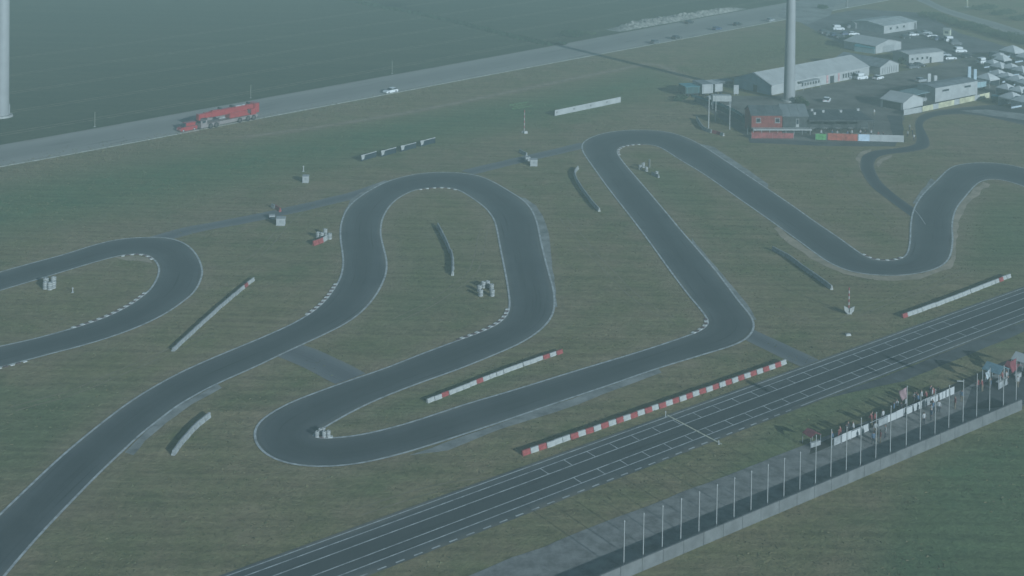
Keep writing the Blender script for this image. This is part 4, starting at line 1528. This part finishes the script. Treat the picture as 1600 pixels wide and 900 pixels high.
struct(poly_sheet('service_lane', GP([(1386, 180), (1410, 181), (1413, 222), (1398, 222)]), 0.030, mat('lane_tarmac', (.055, .06, .065), .9, .2, .3), rough_edge=.3))
# red control building -------------------------------------------------------
ctl, L = gable('control_building', 'red boarded control building with dark roof and two white framed windows', 'building', (1174, 208), (1222, 208), 6.5, 4.6, 1.7, red_wood, dark_roof, 'x', 4, red_wood)
for x in (.22, .84): window(ctl, L * x, 3.25, 1.15, 1.15)
MB().box((L * .95, -1.0, 1.3), (L * 1.9, 2.0, .3)).build('deck', white_p, ctl)
for i in range(8):
    MB().cyl((i * L * 1.9 / 7.2, -1.9, 0), (i * L * 1.9 / 7.2, -1.9, 1.15), .06, n=6).build('deck_post', steel, ctl)
for i in range(9):
    MB().box((L * (i + .5) / 9, -.012, 2.95), (.05, .05, 3.0)).build('batten', red_wood, ctl)
MB().box((L / 2, -.05, 4.52), (L, .14, .18)).build('fascia', wood_dark, ctl)
bh, L2 = gable('boarded_annex', 'black boarded annex with pale door joined to the red control building', 'building', (1223, 208), (1262, 208), 7, 4.4, 2.2, wood_dark, mat('slate_roof', (.14, .155, .16), .8, .12, .5), 'x', 3, wood_dark)
window(bh, L2 * .58, 2.7, .7, 1.8)
MB().box((L2 * .58, -.06, 1.9), (.8, .06, .7)).build('door', white_p, bh)

# roof terrace bar
a, b = G(1264, 209), G(1366, 209)
L = (b - a).length
bar = thing('terrace_bar', 'black flat roofed terrace bar with open veranda and pale roof vents', 'building', a, ang(a, b))
MB().box((L / 2, 8.5, 1.6), (L, 7.6, 3.2)).build('wall', wood_dark, bar)
for i in range(4):
    MB().box((L * (i + .5) / 4, 6.3, 3.35), (L / 4 - .08, 12.6, .2)).build('roof_panel', dark_roof, bar)
MB().box((L / 2, .04, 3.28), (L + .1, .1, .36)).build('fascia', wood_dark, bar)
for i in range(6):
    MB().box((.15 + (L - .3) * i / 5, .3, 1.6), (.14, .14, 3.2)).build('post', wood_dark, bar)
MB().box((L / 2, 2.4, .1), (L, 4.6, .2)).build('deck', mat('deck_wood', (.12, .11, .09), .8, .2), bar)
for (x, y) in ((.07, 8), (.23, 10.5), (.2, 6.5), (.38, 9), (.66, 9.2), (.97, 11)):
    v = MB().box((L * x, y, 3.72), (.7, .6, .55), ch=.1).build('roof_vent', white_p, bar)
    MB().box((L * x, y, 4.04), (.85, .75, .08)).build('vent_cap', grey_p, v)
for i in range(5):
    q = MB().box((L * (i + .5) / 5, 2.4, .95), (1.6, .7, .06)).build('table', grey_p, bar)
    for s in (-.6, .6): MB().box((L * (i + .5) / 5 + s, 2.4, .56), (.08, .5, .72)).build('table_leg', dark_m, q)
for i, (px, py, s_) in enumerate([(1283, 213, 0), (1308, 214, 0), (1324, 214.5, 2), (1331, 213, 0), (1344, 213, 0), (1352, 214, 3), (1361, 213, 0), (1372, 216, 1), (1380, 217, 3), (1366, 180, 0), (1300, 213, 2)]):
    lab = {0: 'person in white shirt standing by the terrace bar fence', 1: 'person in red shirt standing by the terrace bar fence',
           2: 'person in blue shirt standing by the terrace bar fence', 3: 'person in black shirt standing by the terrace bar fence'}[s_]
    person(G(px, py), RNG.uniform(-.6, .6), i % 3, s_, i % 2, lab, 'guests at the terrace bar')
for i, (px, py, s_) in enumerate([(1418, 214, 0), (1426, 212, 3), (1421, 204, 0), (1428, 220, 0)]):
    person(G(px, py), RNG.uniform(-3, 3), i % 3, s_, 0, 'person in %s shirt standing beside the narrow track' % ('white' if s_ == 0 else 'black'), 'people beside the narrow track')

# three tall flagpoles with the sign canopy in front of the trailers
p = G(1112, 175)
t = thing('sign_canopy', 'white box canopy raised beside the tall flagpoles', 'canopy', G(1113, 172), .05)
Lk = HT(1113, 172, 30)
MB().box((Lk / 2, 1.0, 3.2), (Lk, 2.0, 1.6), ch=.1).build('box_roof', white_p, t)
for x in (.15, Lk - .15):
    for y in (.2, 1.8): MB().cyl((x, y, 0), (x, y, 2.5), .07, n=6).build('leg', steel, t)


def flagpole(loc, hm, label, group=None, flag=None, arm=False, r=.06, fz=1.6, fl=1.0):
    t = thing('flagpole', label, 'flagpole', loc, 0, group)
    MB().cyl((0, 0, .1), (0, 0, hm), r, r * .75, 10).build('pole', white_p, t)
    MB().cyl((0, 0, hm), (0, 0, hm + .12), r * 1.5, r * .5, 8).build('finial', white_p, t)
    MB().box((0, 0, .06), (.35, .35, .12), taper=.8).build('foot', grey_p, t)
    if flag is not None:
        vs, fs = [], []
        n = 7
        for i in range(n + 1):
            for j in range(5):
                x = -.06 - fl * j / 4 * (1 - .35 * i / n)
                vs.append((x, .10 * math.sin(j * 2.1 + i * .8), hm - .1 - fz * i / n - .12 * j))
        for i in range(n):
            for j in range(4): fs.append((i * 5 + j, i * 5 + j + 1, i * 5 + j + 6, i * 5 + j + 5))
        f = MB().add(vs, fs).build('flag', flag, t, True)
        f.modifiers.new('thickness', 'SOLIDIFY').thickness = .02
    if arm:
        MB().box((-.42, 0, hm - .12), (.9, .12, .1)).build('arm', white_p, t)
    return t


flagpole(G(1107, 200), HT(1107, 200, 50), 'thick white flagpole nearest the curved grey barrier', r=.17)
flagpole(G(1118, 190), HT(1118, 190, 40), 'white flagpole between the thick pole and the bent pole', r=.13)
flagpole(G(1140, 202), HT(1140, 202, 38), 'white flagpole with a short side arm beside the red building', r=.12, arm=True)
sg = G(1150, 149)
t = thing('upright_sign', 'upright white sign panel at the blue end of the event hall', 'sign', sg, .1)
MB().box((0, 0, 1.7), (1.5, .18, 2.6), ch=.05).build('panel', white_wall, t)
for x in (-.5, .5): MB().cyl((x, 0, 0), (x, 0, .5), .06, n=6).build('leg', steel, t)

# pagoda tents --------------------------------------------------------------------


def pagoda_proto():
    t = thing('pagoda_tent', 'white peaked pagoda tent in the cluster at the paddock edge', 'tent', (0, 0), 0, 'pagoda tents at the paddock edge')
    s, e = 2.4, 2.3
    rings = [(s, e), (s * .68, e + .62), (s * .34, e + 1.12), (s * .05, e + 1.45)]
    vs, fs = [], []
    for r, z in rings:
        for (x, y) in ((-1, -1), (0, -1.02), (1, -1), (1.02, 0), (1, 1), (0, 1.02), (-1, 1), (-1.02, 0)):
            vs.append((x * r, y * r, z))
    for i in range(3):
        for j in range(8): fs.append((i * 8 + j, i * 8 + (j + 1) % 8, i * 8 + 8 + (j + 1) % 8, i * 8 + 8 + j))
    fs.append(tuple(range(24, 32)))
    MB().add(vs, fs).build('roof', mat('tent_canvas', (.56, .565, .55), .75, .06, .5), t)
    v = MB()
    for i in range(4):
        c, sn = math.cos(i * math.pi / 2), math.sin(i * math.pi / 2)
        v.box((-sn * -s * 1.0 if 0 else c * s, sn * s, e - .16), (.05 if i % 2 == 0 else 2 * s, 2 * s if i % 2 == 0 else .05, .34))
    v.build('valance', canvas, t)
    for x in (-s, s):
        for y in (-s, s): MB().cyl((x * .97, y * .97, 0), (x * .97, y * .97, e), .06, n=6).build('leg', steel, t)
    MB().box((0, s * .96, 1.05), (2 * s * .95, .04, 2.1)).build('back_wall', mat('tent_wall', (.45, .52, .58), .8, .08), t)
    MB().box((s * .96, 0, 1.05), (.04, 2 * s * .92, 2.1)).build('side_wall', MATS['tent_wall'], t)
    return t


pg = pagoda_proto()
for i, (px, py, sc) in enumerate([(1543, 134, 1.05), (1559, 128, 1.05), (1574, 132, 1.0), (1590, 137, 1.05), (1606, 141, 1.0), (1562, 114, .95), (1579, 116, .95), (1596, 120, .95),
                                  (1582, 93, 1.3), (1602, 99, 1.0), (1581, 166, 1.1), (1601, 171, 1.1), (1572, 148, .9), (1592, 152, .9), (1566, 102, .9), (1551, 107, .8), (1613, 128, 1.0), (1616, 110, 1.0), (1618, 156, 1.0), (1562, 96, .8)]):
    p = G(px, py)
    if i == 0:
        pg.location = (p.x, p.y, 0); pg.rotation_euler = (0, 0, .62); pg.scale = (sc, sc, sc)
    else:
        dup(pg, (p.x, p.y), .62 + RNG.uniform(-.06, .06), None, (sc, sc, sc))
trailer((1545, 93), (1562, 96), 12, mat('blue_grey_box', (.16, .20, .25), .6, .15), grey_roof, 'blue grey box trailer beside the far pagoda tents', 2.6)
trailer((1522, 143), (1541, 141), 14, mat('pale_teal_box', (.30, .40, .42), .6, .1), grey_roof, 'pale teal box trailer between timing building and pagoda tents', 2.6)
trailer((1548, 160), (1572, 163), 10, MATS['dark_green_box'], teal_p, 'dark green trailer in front of the pagoda tents', 2.5)

# far lot -----------------------------------------------------------------------------
fb, L = gable('far_depot', 'pale depot building with white front at the far parking lot', 'building', (1381, 53), (1432, 45), 15, 2.9, 1.0, white_wall, mat('pale_grey_roof', (.42, .44, .43), .8, .15, .4), 'x', 4)
MB().box((L * .95, -.02, 1.3), (.9, .08, 2.4)).build('door', dark_m, fb)
for i in range(3): window(fb, L * (.2 + .2 * i), 1.7, 1.2, .8, frame=grey_p)
sh, L = gable('white_shed', 'small white shed with pitched roof at the far lot', 'shed', (1337, 46), (1349, 45), 3, 2.2, .7, white_wall, white_wall, 'x', 1)
MB().box((L * .5, -.02, .95), (.8, .06, 1.8)).build('door', dark_m, sh)
sh, L = gable('pale_shed', 'pale green shed with pitched roof at the far lot', 'shed', (1353, 46), (1364, 45), 3, 1.9, .6, mat('pale_green_wall', (.42, .50, .45), .8, .1), canvas, 'x', 1)
MB().box((L * .5, -.02, .9), (.8, .06, 1.7)).build('door', grey_p, sh)
sh, L = gable('cream_kiosk', 'cream kiosk at the hedge side of the far lot', 'kiosk', (1474, 55), (1484, 56), 2.4, 2.2, .4, mat('cream_wall', (.50, .52, .40), .8, .1), white_wall, 'x', 1)
MB().box((L * .5, -.02, 1.2), (L * .6, .06, .8)).build('hatch', dark_m, sh)
tt, L = gable('teal_canopy_hall', 'low teal roofed shelter behind the event hall', 'shelter', (1335, 80), (1366, 84), 6, 1.8, .8, mat('teal_wall', (.22, .30, .32), .8, .1), teal_p, 'x', 3)
for k, (px, py, r, pn, lab, kd) in enumerate([
        (1310, 47, .05, white_paint, 'white van parked at the entrance side of the far lot', 'van'), (1305, 57, .3, blue_paint, 'dark blue car parked below the white van', 'car'),
        (1297, 56, .3, grey_paint, 'grey car parked beside the dark blue car', 'car'), (1340, 66, .5, silver_paint, 'silver car parked by the dark bush of the far lot', 'car'),
        (1347, 69, .2, white_paint, 'white car parked by the teal shelter', 'car'), (1426, 56, .4, white_paint, 'white car parked in front of the far depot', 'car'),
        (1438, 55, .4, grey_paint, 'dark grey car parked in front of the far depot', 'car'), (1447, 53, .4, silver_paint, 'silver car parked at the depot corner', 'car'),
        (1485, 65, .2, white_paint, 'white van parked by the cream kiosk', 'van'), (1468, 63, .1, blue_paint, 'blue car parked by the cream kiosk', 'car'),
        (1484, 93, .3, white_paint, 'white car parked right of the office block', 'car'), (1476, 88, .3, silver_paint, 'silver car parked behind the office block', 'car'),
        (1330, 44, .2, grey_paint, 'grey car parked beside the white van', 'car'), (1462, 62, .1, blk_paint, 'black car parked by the cream kiosk', 'car'),
        (1372, 124, .8, white_paint, 'white car parked between event hall and annex', 'car'), (1329, 123, .4, silver_paint, 'silver car parked in front of the event hall', 'car'),
        (1318, 124, .4, grey_paint, 'dark grey car parked in front of the event hall', 'car'), (1427, 107, .3, grey_paint, 'dark grey car parked in front of the office block', 'car'),
        (1436, 104, .3, blk_paint, 'black car parked in front of the office block', 'car'),
        (1288, 52, .3, blk_paint, 'black car parked at the grass edge of the far lot', 'car'), (1313, 60, .3, grey_paint, 'grey car parked between the dark blue car and the bush', 'car'),
        (1322, 55, .25, blue_paint, 'blue car parked behind the rounded bush', 'car'), (1333, 55, .25, white_paint, 'white car parked behind the rounded bush', 'car'),
        (1355, 66, .2, grey_paint, 'grey car parked above the teal shelter', 'car'), (1415, 60, .4, blk_paint, 'black car parked left of the depot front row', 'car'),
        (1455, 58, .3, white_paint, 'white car parked between depot and kiosk', 'car'), (1493, 70, .2, grey_paint, 'grey van parked right of the white kiosk van', 'van'),
        (1500, 82, .2, white_paint, 'white van parked alone toward the pagoda tents', 'van'), (1510, 90, .6, blk_paint, 'black car parked alone toward the pagoda tents', 'car'),
        (1535, 99, .6, white_paint, 'white van parked beside the pagoda tents', 'van'), (1440, 128, .5, silver_paint, 'silver car parked in the open paddock above the canopy', 'car'),
        (1345, 124, .5, white_paint, 'white van parked at the right end of the event hall', 'van'), (1292, 159, 1.2, white_paint, 'white car parked behind the terrace bar', 'car')]):
    car(G(px, py), r, pn, lab, None, 'parked_van' if kd == 'van' else 'car')

# ------------------------------------------------------------------ bushes and hedges
leaf = mat('leaf_dark', (.034, .058, .026), .9, .35, .8)
leaf2 = mat('leaf_olive', (.060, .080, .032), .9, .35, .8)
bark = mat('bark', (.10, .075, .05), .9, .2, 3)


def bush(px, py, rx, ry, rz_, label, n=500, m=None, name='bush', cat='bush', rot=0.0, group=None):
    p = G(px, py)
    t = thing(name, label, cat, p, rot, group)
    R = random.Random(int(px * 13 + py))
    mb = MB()
    vs, fs = [], []
    for i in range(n):
        while True:
            q = Vector((R.uniform(-1, 1), R.uniform(-1, 1), R.uniform(-1, 1)))
            if .25 < q.length < 1: break
        lump = 1 + .35 * noise.noise(Vector((q.x * 2.2 + px, q.y * 2.2, q.z * 2.2)))
        c = Vector((q.x * rx * lump, q.y * ry * lump, max(.12, (q.z * .5 + .5) * rz_ * lump)))
        s = R.uniform(.14, .34)
        u = Vector((R.gauss(0, 1), R.gauss(0, 1), R.gauss(0, 1))).normalized()
        v = u.orthogonal().normalized()
        k = len(vs)
        vs += [c + u * s, c + v * s * .6, c - u * s * .8, c - v * s * .6]
        fs.append((k, k + 1, k + 2, k + 3))
    mb.add(vs, fs).build('foliage', m or leaf, t)
    st = MB()
    for i in range(5):
        a = i * 1.3
        st.cyl((math.cos(a) * .1, math.sin(a) * .1, 0), (math.cos(a) * rx * .4, math.sin(a) * ry * .4, rz_ * .6), .06, .02, 5)
    st.build('stem', bark, t)
    return t


bush(893, 58, 4.2, 2.6, 2.6, 'large dark bush at the field edge above the road', 1500)
bush(876, 70, 2.2, 1.4, .9, 'low dark bush where the ditch meets the road', 500)
bush(919, 54, 3.0, 1.8, 1.0, 'low ragged bush right of the large dark bush', 500, leaf2)
bush(1336, 66, 3.2, 2.4, 2.4, 'dark rounded bush among cars of the far lot', 1100)
bush(1329, 63, 2.2, 1.8, 1.8, 'smaller dark bush beside the rounded bush of the far lot', 600)
bush(1250, 162, 1.6, 1.2, 2.0, 'leafy shrub beside the turbine foot', 500, leaf2)
bush(1258, 166, 1.2, 1.0, 1.5, 'small shrub between turbine foot and terrace bar', 400, leaf)
bush(1065, 155, 1.8, 1.3, 1.3, 'dark bush at the corner left of the green trailer', 500)
bush(1058, 158, 1.2, 1.0, .9, 'small dark bush left of the corner bush', 300)
bush(1410, 100, 1.6, 1.2, 2.2, 'shrub at the left end of the office block', 500)
bush(1285, 14, 2.5, 1.5, 1.8, 'dark bush at the road fork by the entrance', 700)
for i in range(11):
    px = 1450 + i * 16
    py = 27 + i * 4.3
    bush(px, py, 4.6, 2.6, 2.4 + .6 * math.sin(i * 1.7), 'dark hedge bush along the far road', 900, leaf if i % 3 else leaf2, 'hedge_bush', 'hedge', 0.0, 'hedge bushes along the far road')
for i in range(6):
    bush(1530 + i * 15, 16 + i * 4 - (i % 2) * 6, 4.0, 3.0, 2.2, 'olive bush on the far side of the hedge road', 700, leaf2, 'roadside_bush', 'bush', 0.0, 'bushes beyond the hedge road')

# grass tufts along the ditch edge of the field
def tufts(name, line_px, width, n, hm, m, label):
    pts = even(catmull(GP(line_px), 1.0), 200)
    R = random.Random(5)
    vs, fs = [], []
    for i in range(n):
        f = R.random() * 198
        k = int(f)
        q = pts[k].lerp(pts[k + 1], f - k)
        q = q + Vector((R.gauss(0, width), R.gauss(0, width)))
        h_ = hm * R.uniform(.5, 1.3)
        a = R.uniform(0, 3.14)
        w = h_ * .5
        o = len(vs)
        vs += [(q.x - math.cos(a) * w, q.y - math.sin(a) * w, 0.01), (q.x + math.cos(a) * w, q.y + math.sin(a) * w, 0.01),
               (q.x + R.uniform(-.2, .2), q.y + R.uniform(-.2, .2), h_)]
        fs.append((o, o + 1, o + 2))
    o = MB().add(vs, fs).build(name, m)
    return tag(o, label, 'grass', None, 'stuff')


tufts('ditch_grass', [(500, -6), (560, 4), (610, 14), (650, 21), (720, 37), (800, 57), (862, 71)], 0.9, 5000, .75, leaf, 'rough dark grass along the field ditch')
tufts('verge_grass', [(-50, 275), (200, 232), (500, 178), (800, 120), (960, 92)], 4.0, 6000, .22, mat('dry_grass', (.145, .130, .066), .95, .25, .5), 'rough dry grass on the road verge')
tufts('bank_grass', [(1100, 112), (1150, 98), (1220, 80), (1300, 68)], 5.0, 3000, .25, MATS['dry_grass'], 'rough grass on the bank behind the event hall')
ditch = catmull(GP([(500, -6), (560, 4), (610, 14), (650, 21), (720, 37), (800, 57), (862, 71)]), 2)
struct(strip_along(ditch, 2.2, 0.02).build('ditch', mat('ditch_mud', (.030, .042, .024), .95, .3, .4)))

# sparse rough tufts over the infield, off the tarmac
def infield_tufts():
    rs = np.random.RandomState(3)
    P = np.stack([rs.uniform(-165, 150, 120000), rs.uniform(136, 420, 120000)], 1)
    # clumped: keep where a coarse noise is high
    nz = np.array([noise.noise(Vector((x * .08, y * .08, 1.7))) + .5 * noise.noise(Vector((x * .35, y * .35, 5.0))) for x, y in P])
    P = P[nz > -.02]
    cl = [(a + b) / 2 for a, b in zip(TL, TR)][::2]
    keep = seg_dist(P, cl) > 6.2
    keep &= seg_dist(P, [(a + b) / 2 for a, b in zip(LO, LI)][::2]) > 5.6
    keep &= seg_dist(P, [(a + b) / 2 for a, b in zip(SL, SRr)][::2]) > 4.2
    keep &= ~in_poly(P, [La[0], La[-1], Ra[-1] + PERP * 3, Ra[0] + PERP * 1])
    keep &= ~in_poly(P, [terr[0] - WN * .8, terr[1] - WN * .8, terr[2] + WN * 3, terr[3] + WN * 3])
    keep &= ~in_poly(P, GP([(1085, 150), (1150, 140), (1300, 100), (1600, 50), (1640, 172), (1560, 165), (1415, 185), (1402, 232), (1290, 232), (1170, 226)]))
    rd = extend(ROAD_LOW, 150, 150)
    keep &= ~in_poly(P, [q - nrm * 1.0 for q in rd] + [rd[-1] + nrm * 500, rd[0] + nrm * 500])
    P = P[keep]
    sel = rs.rand(len(P)) < .5
    for k, (Q, m) in enumerate(((P[sel], mat('tuft_olive', (.118, .124, .058), .95, .25, .4)), (P[~sel], MATS['dry_grass']))):
        n = len(Q)
        h = rs.uniform(.04, .13, n); a = rs.uniform(0, np.pi, n); w = rs.uniform(.10, .30, n)
        dx, dy = np.cos(a) * w, np.sin(a) * w
        z0 = np.full(n, .005)
        V = np.stack([np.stack([Q[:, 0] - dx, Q[:, 1] - dy, z0], 1), np.stack([Q[:, 0] + dx, Q[:, 1] + dy, z0], 1),
                      np.stack([Q[:, 0] + rs.uniform(-.1, .1, n), Q[:, 1] + rs.uniform(-.1, .1, n), h], 1)], 1).reshape(-1, 3)
        me = bpy.data.meshes.new('grass_tufts')
        me.from_pydata(V.tolist(), [], np.arange(3 * n).reshape(-1, 3).tolist())
        tag(obj('grass_tufts', me, m), ('scattered olive' if k == 0 else 'scattered straw coloured') + ' grass tufts over the infield lawns', 'grass', None, 'stuff')


infield_tufts()

# gravel heap beside the road
gh = MB()
A, B = G(968, 50), G(1168, 14)
gd = (B - A); gl = gd.length; gd.normalize()
gn = Vector((-gd.y, gd.x))
vs, fs = [], []
NX, NY = 90, 12
for i in range(NX + 1):
    s_ = i / NX
    for j in range(NY + 1):
        v_ = j / NY
        w = 9.5 * (0.55 + .45 * math.sin(math.pi * min(1, s_ * 1.3 + .1)))
        q = A + gd * gl * s_ + gn * (w * v_)
        env = math.sin(math.pi * v_) * min(1, s_ * 8) * min(1, (1 - s_) * 8)
        z = env * (1.5 + 1.1 * noise.noise(Vector((q.x * .35, q.y * .35, 0))) + .5 * noise.noise(Vector((q.x * 1.3, q.y * 1.3, 4))))
        vs.append((q.x, q.y, max(0.0, z) + .014))
for i in range(NX):
    for j in range(NY):
        k = i * (NY + 1) + j
        fs.append((k, k + 1, k + NY + 2, k + NY + 1))
gh.add(vs, fs)
tag(gh.build('gravel_heap', mat('gravel', (.26, .255, .225), .95, .35, .9, bump=.6), None), 'long uneven pale gravel heap along the far side of the road', 'gravel heap', None, 'stuff')

# ------------------------------------------------------------------ spectator side, lower right
wl_ = thing('perimeter_wall', 'long pale concrete wall below the row of flagpoles', 'wall', WALL_A, ang(WALL_A, WALL_B))
Lw = (WALL_B - WALL_A).length
npan = int((Lw + 12) / 3.0)
wall_c = mat('wall_concrete', (.15, .154, .15), .85, .12, .6)
for i in range(npan):
    x = Lw - (i + .5) * 3.0
    MB().box((x, 0, .7), (2.97, .22, 1.4 + .012 * (i % 3)), ch=.03).build('wall_panel', wall_c, wl_)
poles = [1273.7, 1297.5, 1321.7, 1344, 1368, 1390.5, 1415.5, 1437.5, 1460.5, 1482, 1504.5, 1525.7, 1546, 1567.5, 1587.5]
tops = [681, 672, 668, 654, 645, 635, 604, 617.5, 609, 602.5, 594, 585, 576, 572, 559]
pb = G(1587.5, 636)
p0 = WALL_B + WN * 0.6
flag_red = mat('flag_red', (.22, .06, .075), .8, .2, 1.0)
flag_grey = mat('flag_grey', (.42, .46, .48), .8, .2, 1.0)
flag_blue = mat('flag_blue', (.10, .20, .30), .8, .2, 1.0)
_base = lambda px: (lambda t_: WALL_A + WD * t_ + WN * .55)
def wall_pole_pos(px, py_top):
    """point just behind the wall whose pole foot column matches the surveyed pole"""
    best, bp = 1e9, None
    for i in range(0, 1600):
        q = WALL_A - WD * 8 + WN * .55 + WD * i * .08
        u = (q.x * CR - CAM_H * SR * 1.0)          # camera-space right
        up = (-q.x * SR - CAM_H * CR)
        X = 800 + FOC * (q.x * CR + (0.8 - CAM_H) * SR) / q.y
        if abs(X - px) < best: best, bp = abs(X - px), q
    Y = PPY - FOC * (-bp.x * SR + (0.0 - CAM_H) * CR) / bp.y
    return bp, (Y - py_top) * bp.y / FOC


extra = [1250, 1226]
for i, (px, ty) in enumerate(zip(poles, tops)):
    q, hh = wall_pole_pos(px, ty)
    if i == 14:
        flagpole(q, hh, 'white flagpole with a limp red flag at the end of the wall', 'flagpoles along the wall', flag_red)
    elif i == 6:
        flagpole(q, hh, 'tallest thin flagpole with a limp grey pink flag along the wall', 'flagpoles along the wall', mat('flag_pink', (.28, .19, .20), .8, .2, 1.0), fz=1.3)
    elif i == 10:
        flagpole(q, hh, 'white flagpole with a short bracket arm along the wall', 'flagpoles along the wall', None, True)
    elif i == 12:
        flagpole(q, hh, 'white flagpole with a limp grey flag near the wall end', 'flagpoles along the wall', flag_grey, fz=1.0, fl=.6)
    else:
        flagpole(q, hh, 'plain white flagpole standing behind the concrete wall', 'flagpoles along the wall')
q0, _ = wall_pole_pos(1273.7, 681)
q1, _ = wall_pole_pos(1297.5, 672)
for j in range(1, 12):
    q = q0 + (q0 - q1) * j
    flagpole(q, 5.6, 'plain white flagpole standing behind the concrete wall', 'flagpoles along the wall')

# spectator fence hung with white banners
fa, fb_ = G(1300, 700), G(1503, 612)
fd = (fb_ - fa).normalized()
fn = Vector((-fd.y, fd.x))
nF = int((fb_ - fa).length / 1.9)
sf_ = thing('spectator_fence', 'spectator fence hung with separate white banners along the gravel terrace', 'fence', fa, ang(fa, fb_))
for i in range(nF):
    x = (i + .5) * 1.9
    if i % 11 in (4,): continue
    hgt = .95 + .10 * math.sin(i * 2.1)
    MB().box((x, -.03, .2 + hgt / 2), (1.9 * (.97 if i % 4 else .75), .04, hgt)).build('banner', canvas if i % 5 else grey_p, sf_)
for i in range(nF + 1):
    MB().cyl((i * 1.9, 0.03, 0), (i * 1.9, 0.03, 1.15), .035, n=6).build('post', steel, sf_)
MB().box((nF * .95, .03, 1.13), (nF * 1.9, .05, .05)).build('rail', steel, sf_)
names = ['white', 'red', 'blue', 'black']
for i in range(26):
    s_ = RNG.uniform(.5, nF * 1.9 - .5)
    q = fa + fd * s_ + fn * RNG.uniform(.35, 1.4)
    c = RNG.choice([0, 0, 1, 2, 3, 3])
    person(q, math.atan2(fd.y, fd.x) + math.pi + RNG.uniform(-.5, .5), RNG.choice([0, 1, 1, 2]), c, RNG.choice([0, 0, 1]),
           'spectator in %s shirt standing on the track side of the white banner fence' % names[c], 'spectators behind the banner fence')
for i in range(13):
    s_ = RNG.uniform(1, nF * 1.9)
    q = fa + fd * s_ - fn * RNG.uniform(.5, 3.0)
    c = RNG.choice([0, 1, 2, 3])
    person(q, math.atan2(fd.y, fd.x) + math.pi + RNG.uniform(-1.2, 1.2), RNG.choice([0, 2]), c, RNG.choice([0, 1]),
           'spectator in %s shirt standing on the gravel terrace' % names[c], 'spectators on the gravel terrace')
painted_shadow = mat('painted_shadow_tone', (.045, .045, .038), .95, .25, .8)
struct(poly_sheet('painted_shadow_strip', [fa - fd * 4 + fn * .4, fb_ + fd * 30 + fn * .4, fb_ + fd * 30 + fn * 2.6, fa - fd * 2 + fn * 1.6], 0.034, painted_shadow, rough_edge=.5))  # dark sheet: painted shadow of wall and spectators on the grass


def stall(px, py, rz, roof_m, label, w=3.0):
    p = G(px, py)
    t = thing('market_stall', label, 'stall', p, rz)
    prof = [(-w / 2, 2.2), (0, 2.9), (w / 2, 2.2), (w / 2, 2.12), (0, 2.8), (-w / 2, 2.12)]
    MB().extrude(prof, 'y', -1.3, 1.3).build('roof', roof_m, t)
    for x in (-w / 2 + .08, w / 2 - .08):
        for y in (-1.2, 1.2): MB().cyl((x, y, 0), (x, y, 2.15), .05, n=6).build('leg', steel, t)
    MB().box((0, -1.0, .9), (w * .9, .6, .08)).build('counter', white_p, t)
    MB().box((0, -1.25, .45), (w * .9, .05, .8)).build('skirt', grey_p, t)
    return t


stall(1268, 694, .55, flag_red, 'small red roofed stall at the lower end of the terrace').scale = (.6, .6, .62)
stall(1583, 588, .75, flag_red, 'red roofed stall beside the upper end of the terrace').scale = (.7, .7, .7)
stall(1555, 600, .75, mat('blue_grey_cloth', (.16, .24, .28), .8, .15), 'blue grey roofed stall near the last flagpoles')
stall(1600, 584, .75, canvas, 'white roofed stall behind the red roofed stall')
for i, (px, py, c) in enumerate([(1540, 606, 0), (1545, 602, 3), (1548, 610, 2), (1562, 604, 0), (1567, 600, 1), (1572, 598, 0), (1575, 606, 3), (1535, 612, 1), (1528, 611, 1), (1590, 606, 0)]):
    person(G(px, py), RNG.uniform(-3, 3), i % 3, c, i % 2, 'visitor in %s shirt standing by the roofed stalls' % names[c], 'visitors by the stalls')
dg_ = mat('stall_tarmac', (.07, .075, .08), .9, .2, .5)
struct(poly_sheet('stall_yard', GP([(1505, 640), (1520, 605), (1560, 592), (1640, 570), (1640, 620), (1598, 634)]), 0.044, dg_, rough_edge=.4))

# ------------------------------------------------------------------ air
hz = MB().box((0, 340, 52.5), (2600, 1500, 107.0))
ho = hz.build('haze', None)
hm = bpy.data.materials.new('haze_air')
hm.use_nodes = True
hn = hm.node_tree.nodes
hn.clear()
hout = hn.new('ShaderNodeOutputMaterial')
pv = hn.new('ShaderNodeVolumePrincipled')
pv.inputs['Color'].default_value = (*HAZE_COLOR, 1)
pv.inputs['Density'].default_value = HAZE_DENSITY
pv.inputs['Anisotropy'].default_value = 0.0
hm.node_tree.links.new(pv.outputs[0], hout.inputs['Volume'])
ho.data.materials.append(hm)
tag(ho, 'pale even summer haze filling the air', 'haze', None, 'stuff')
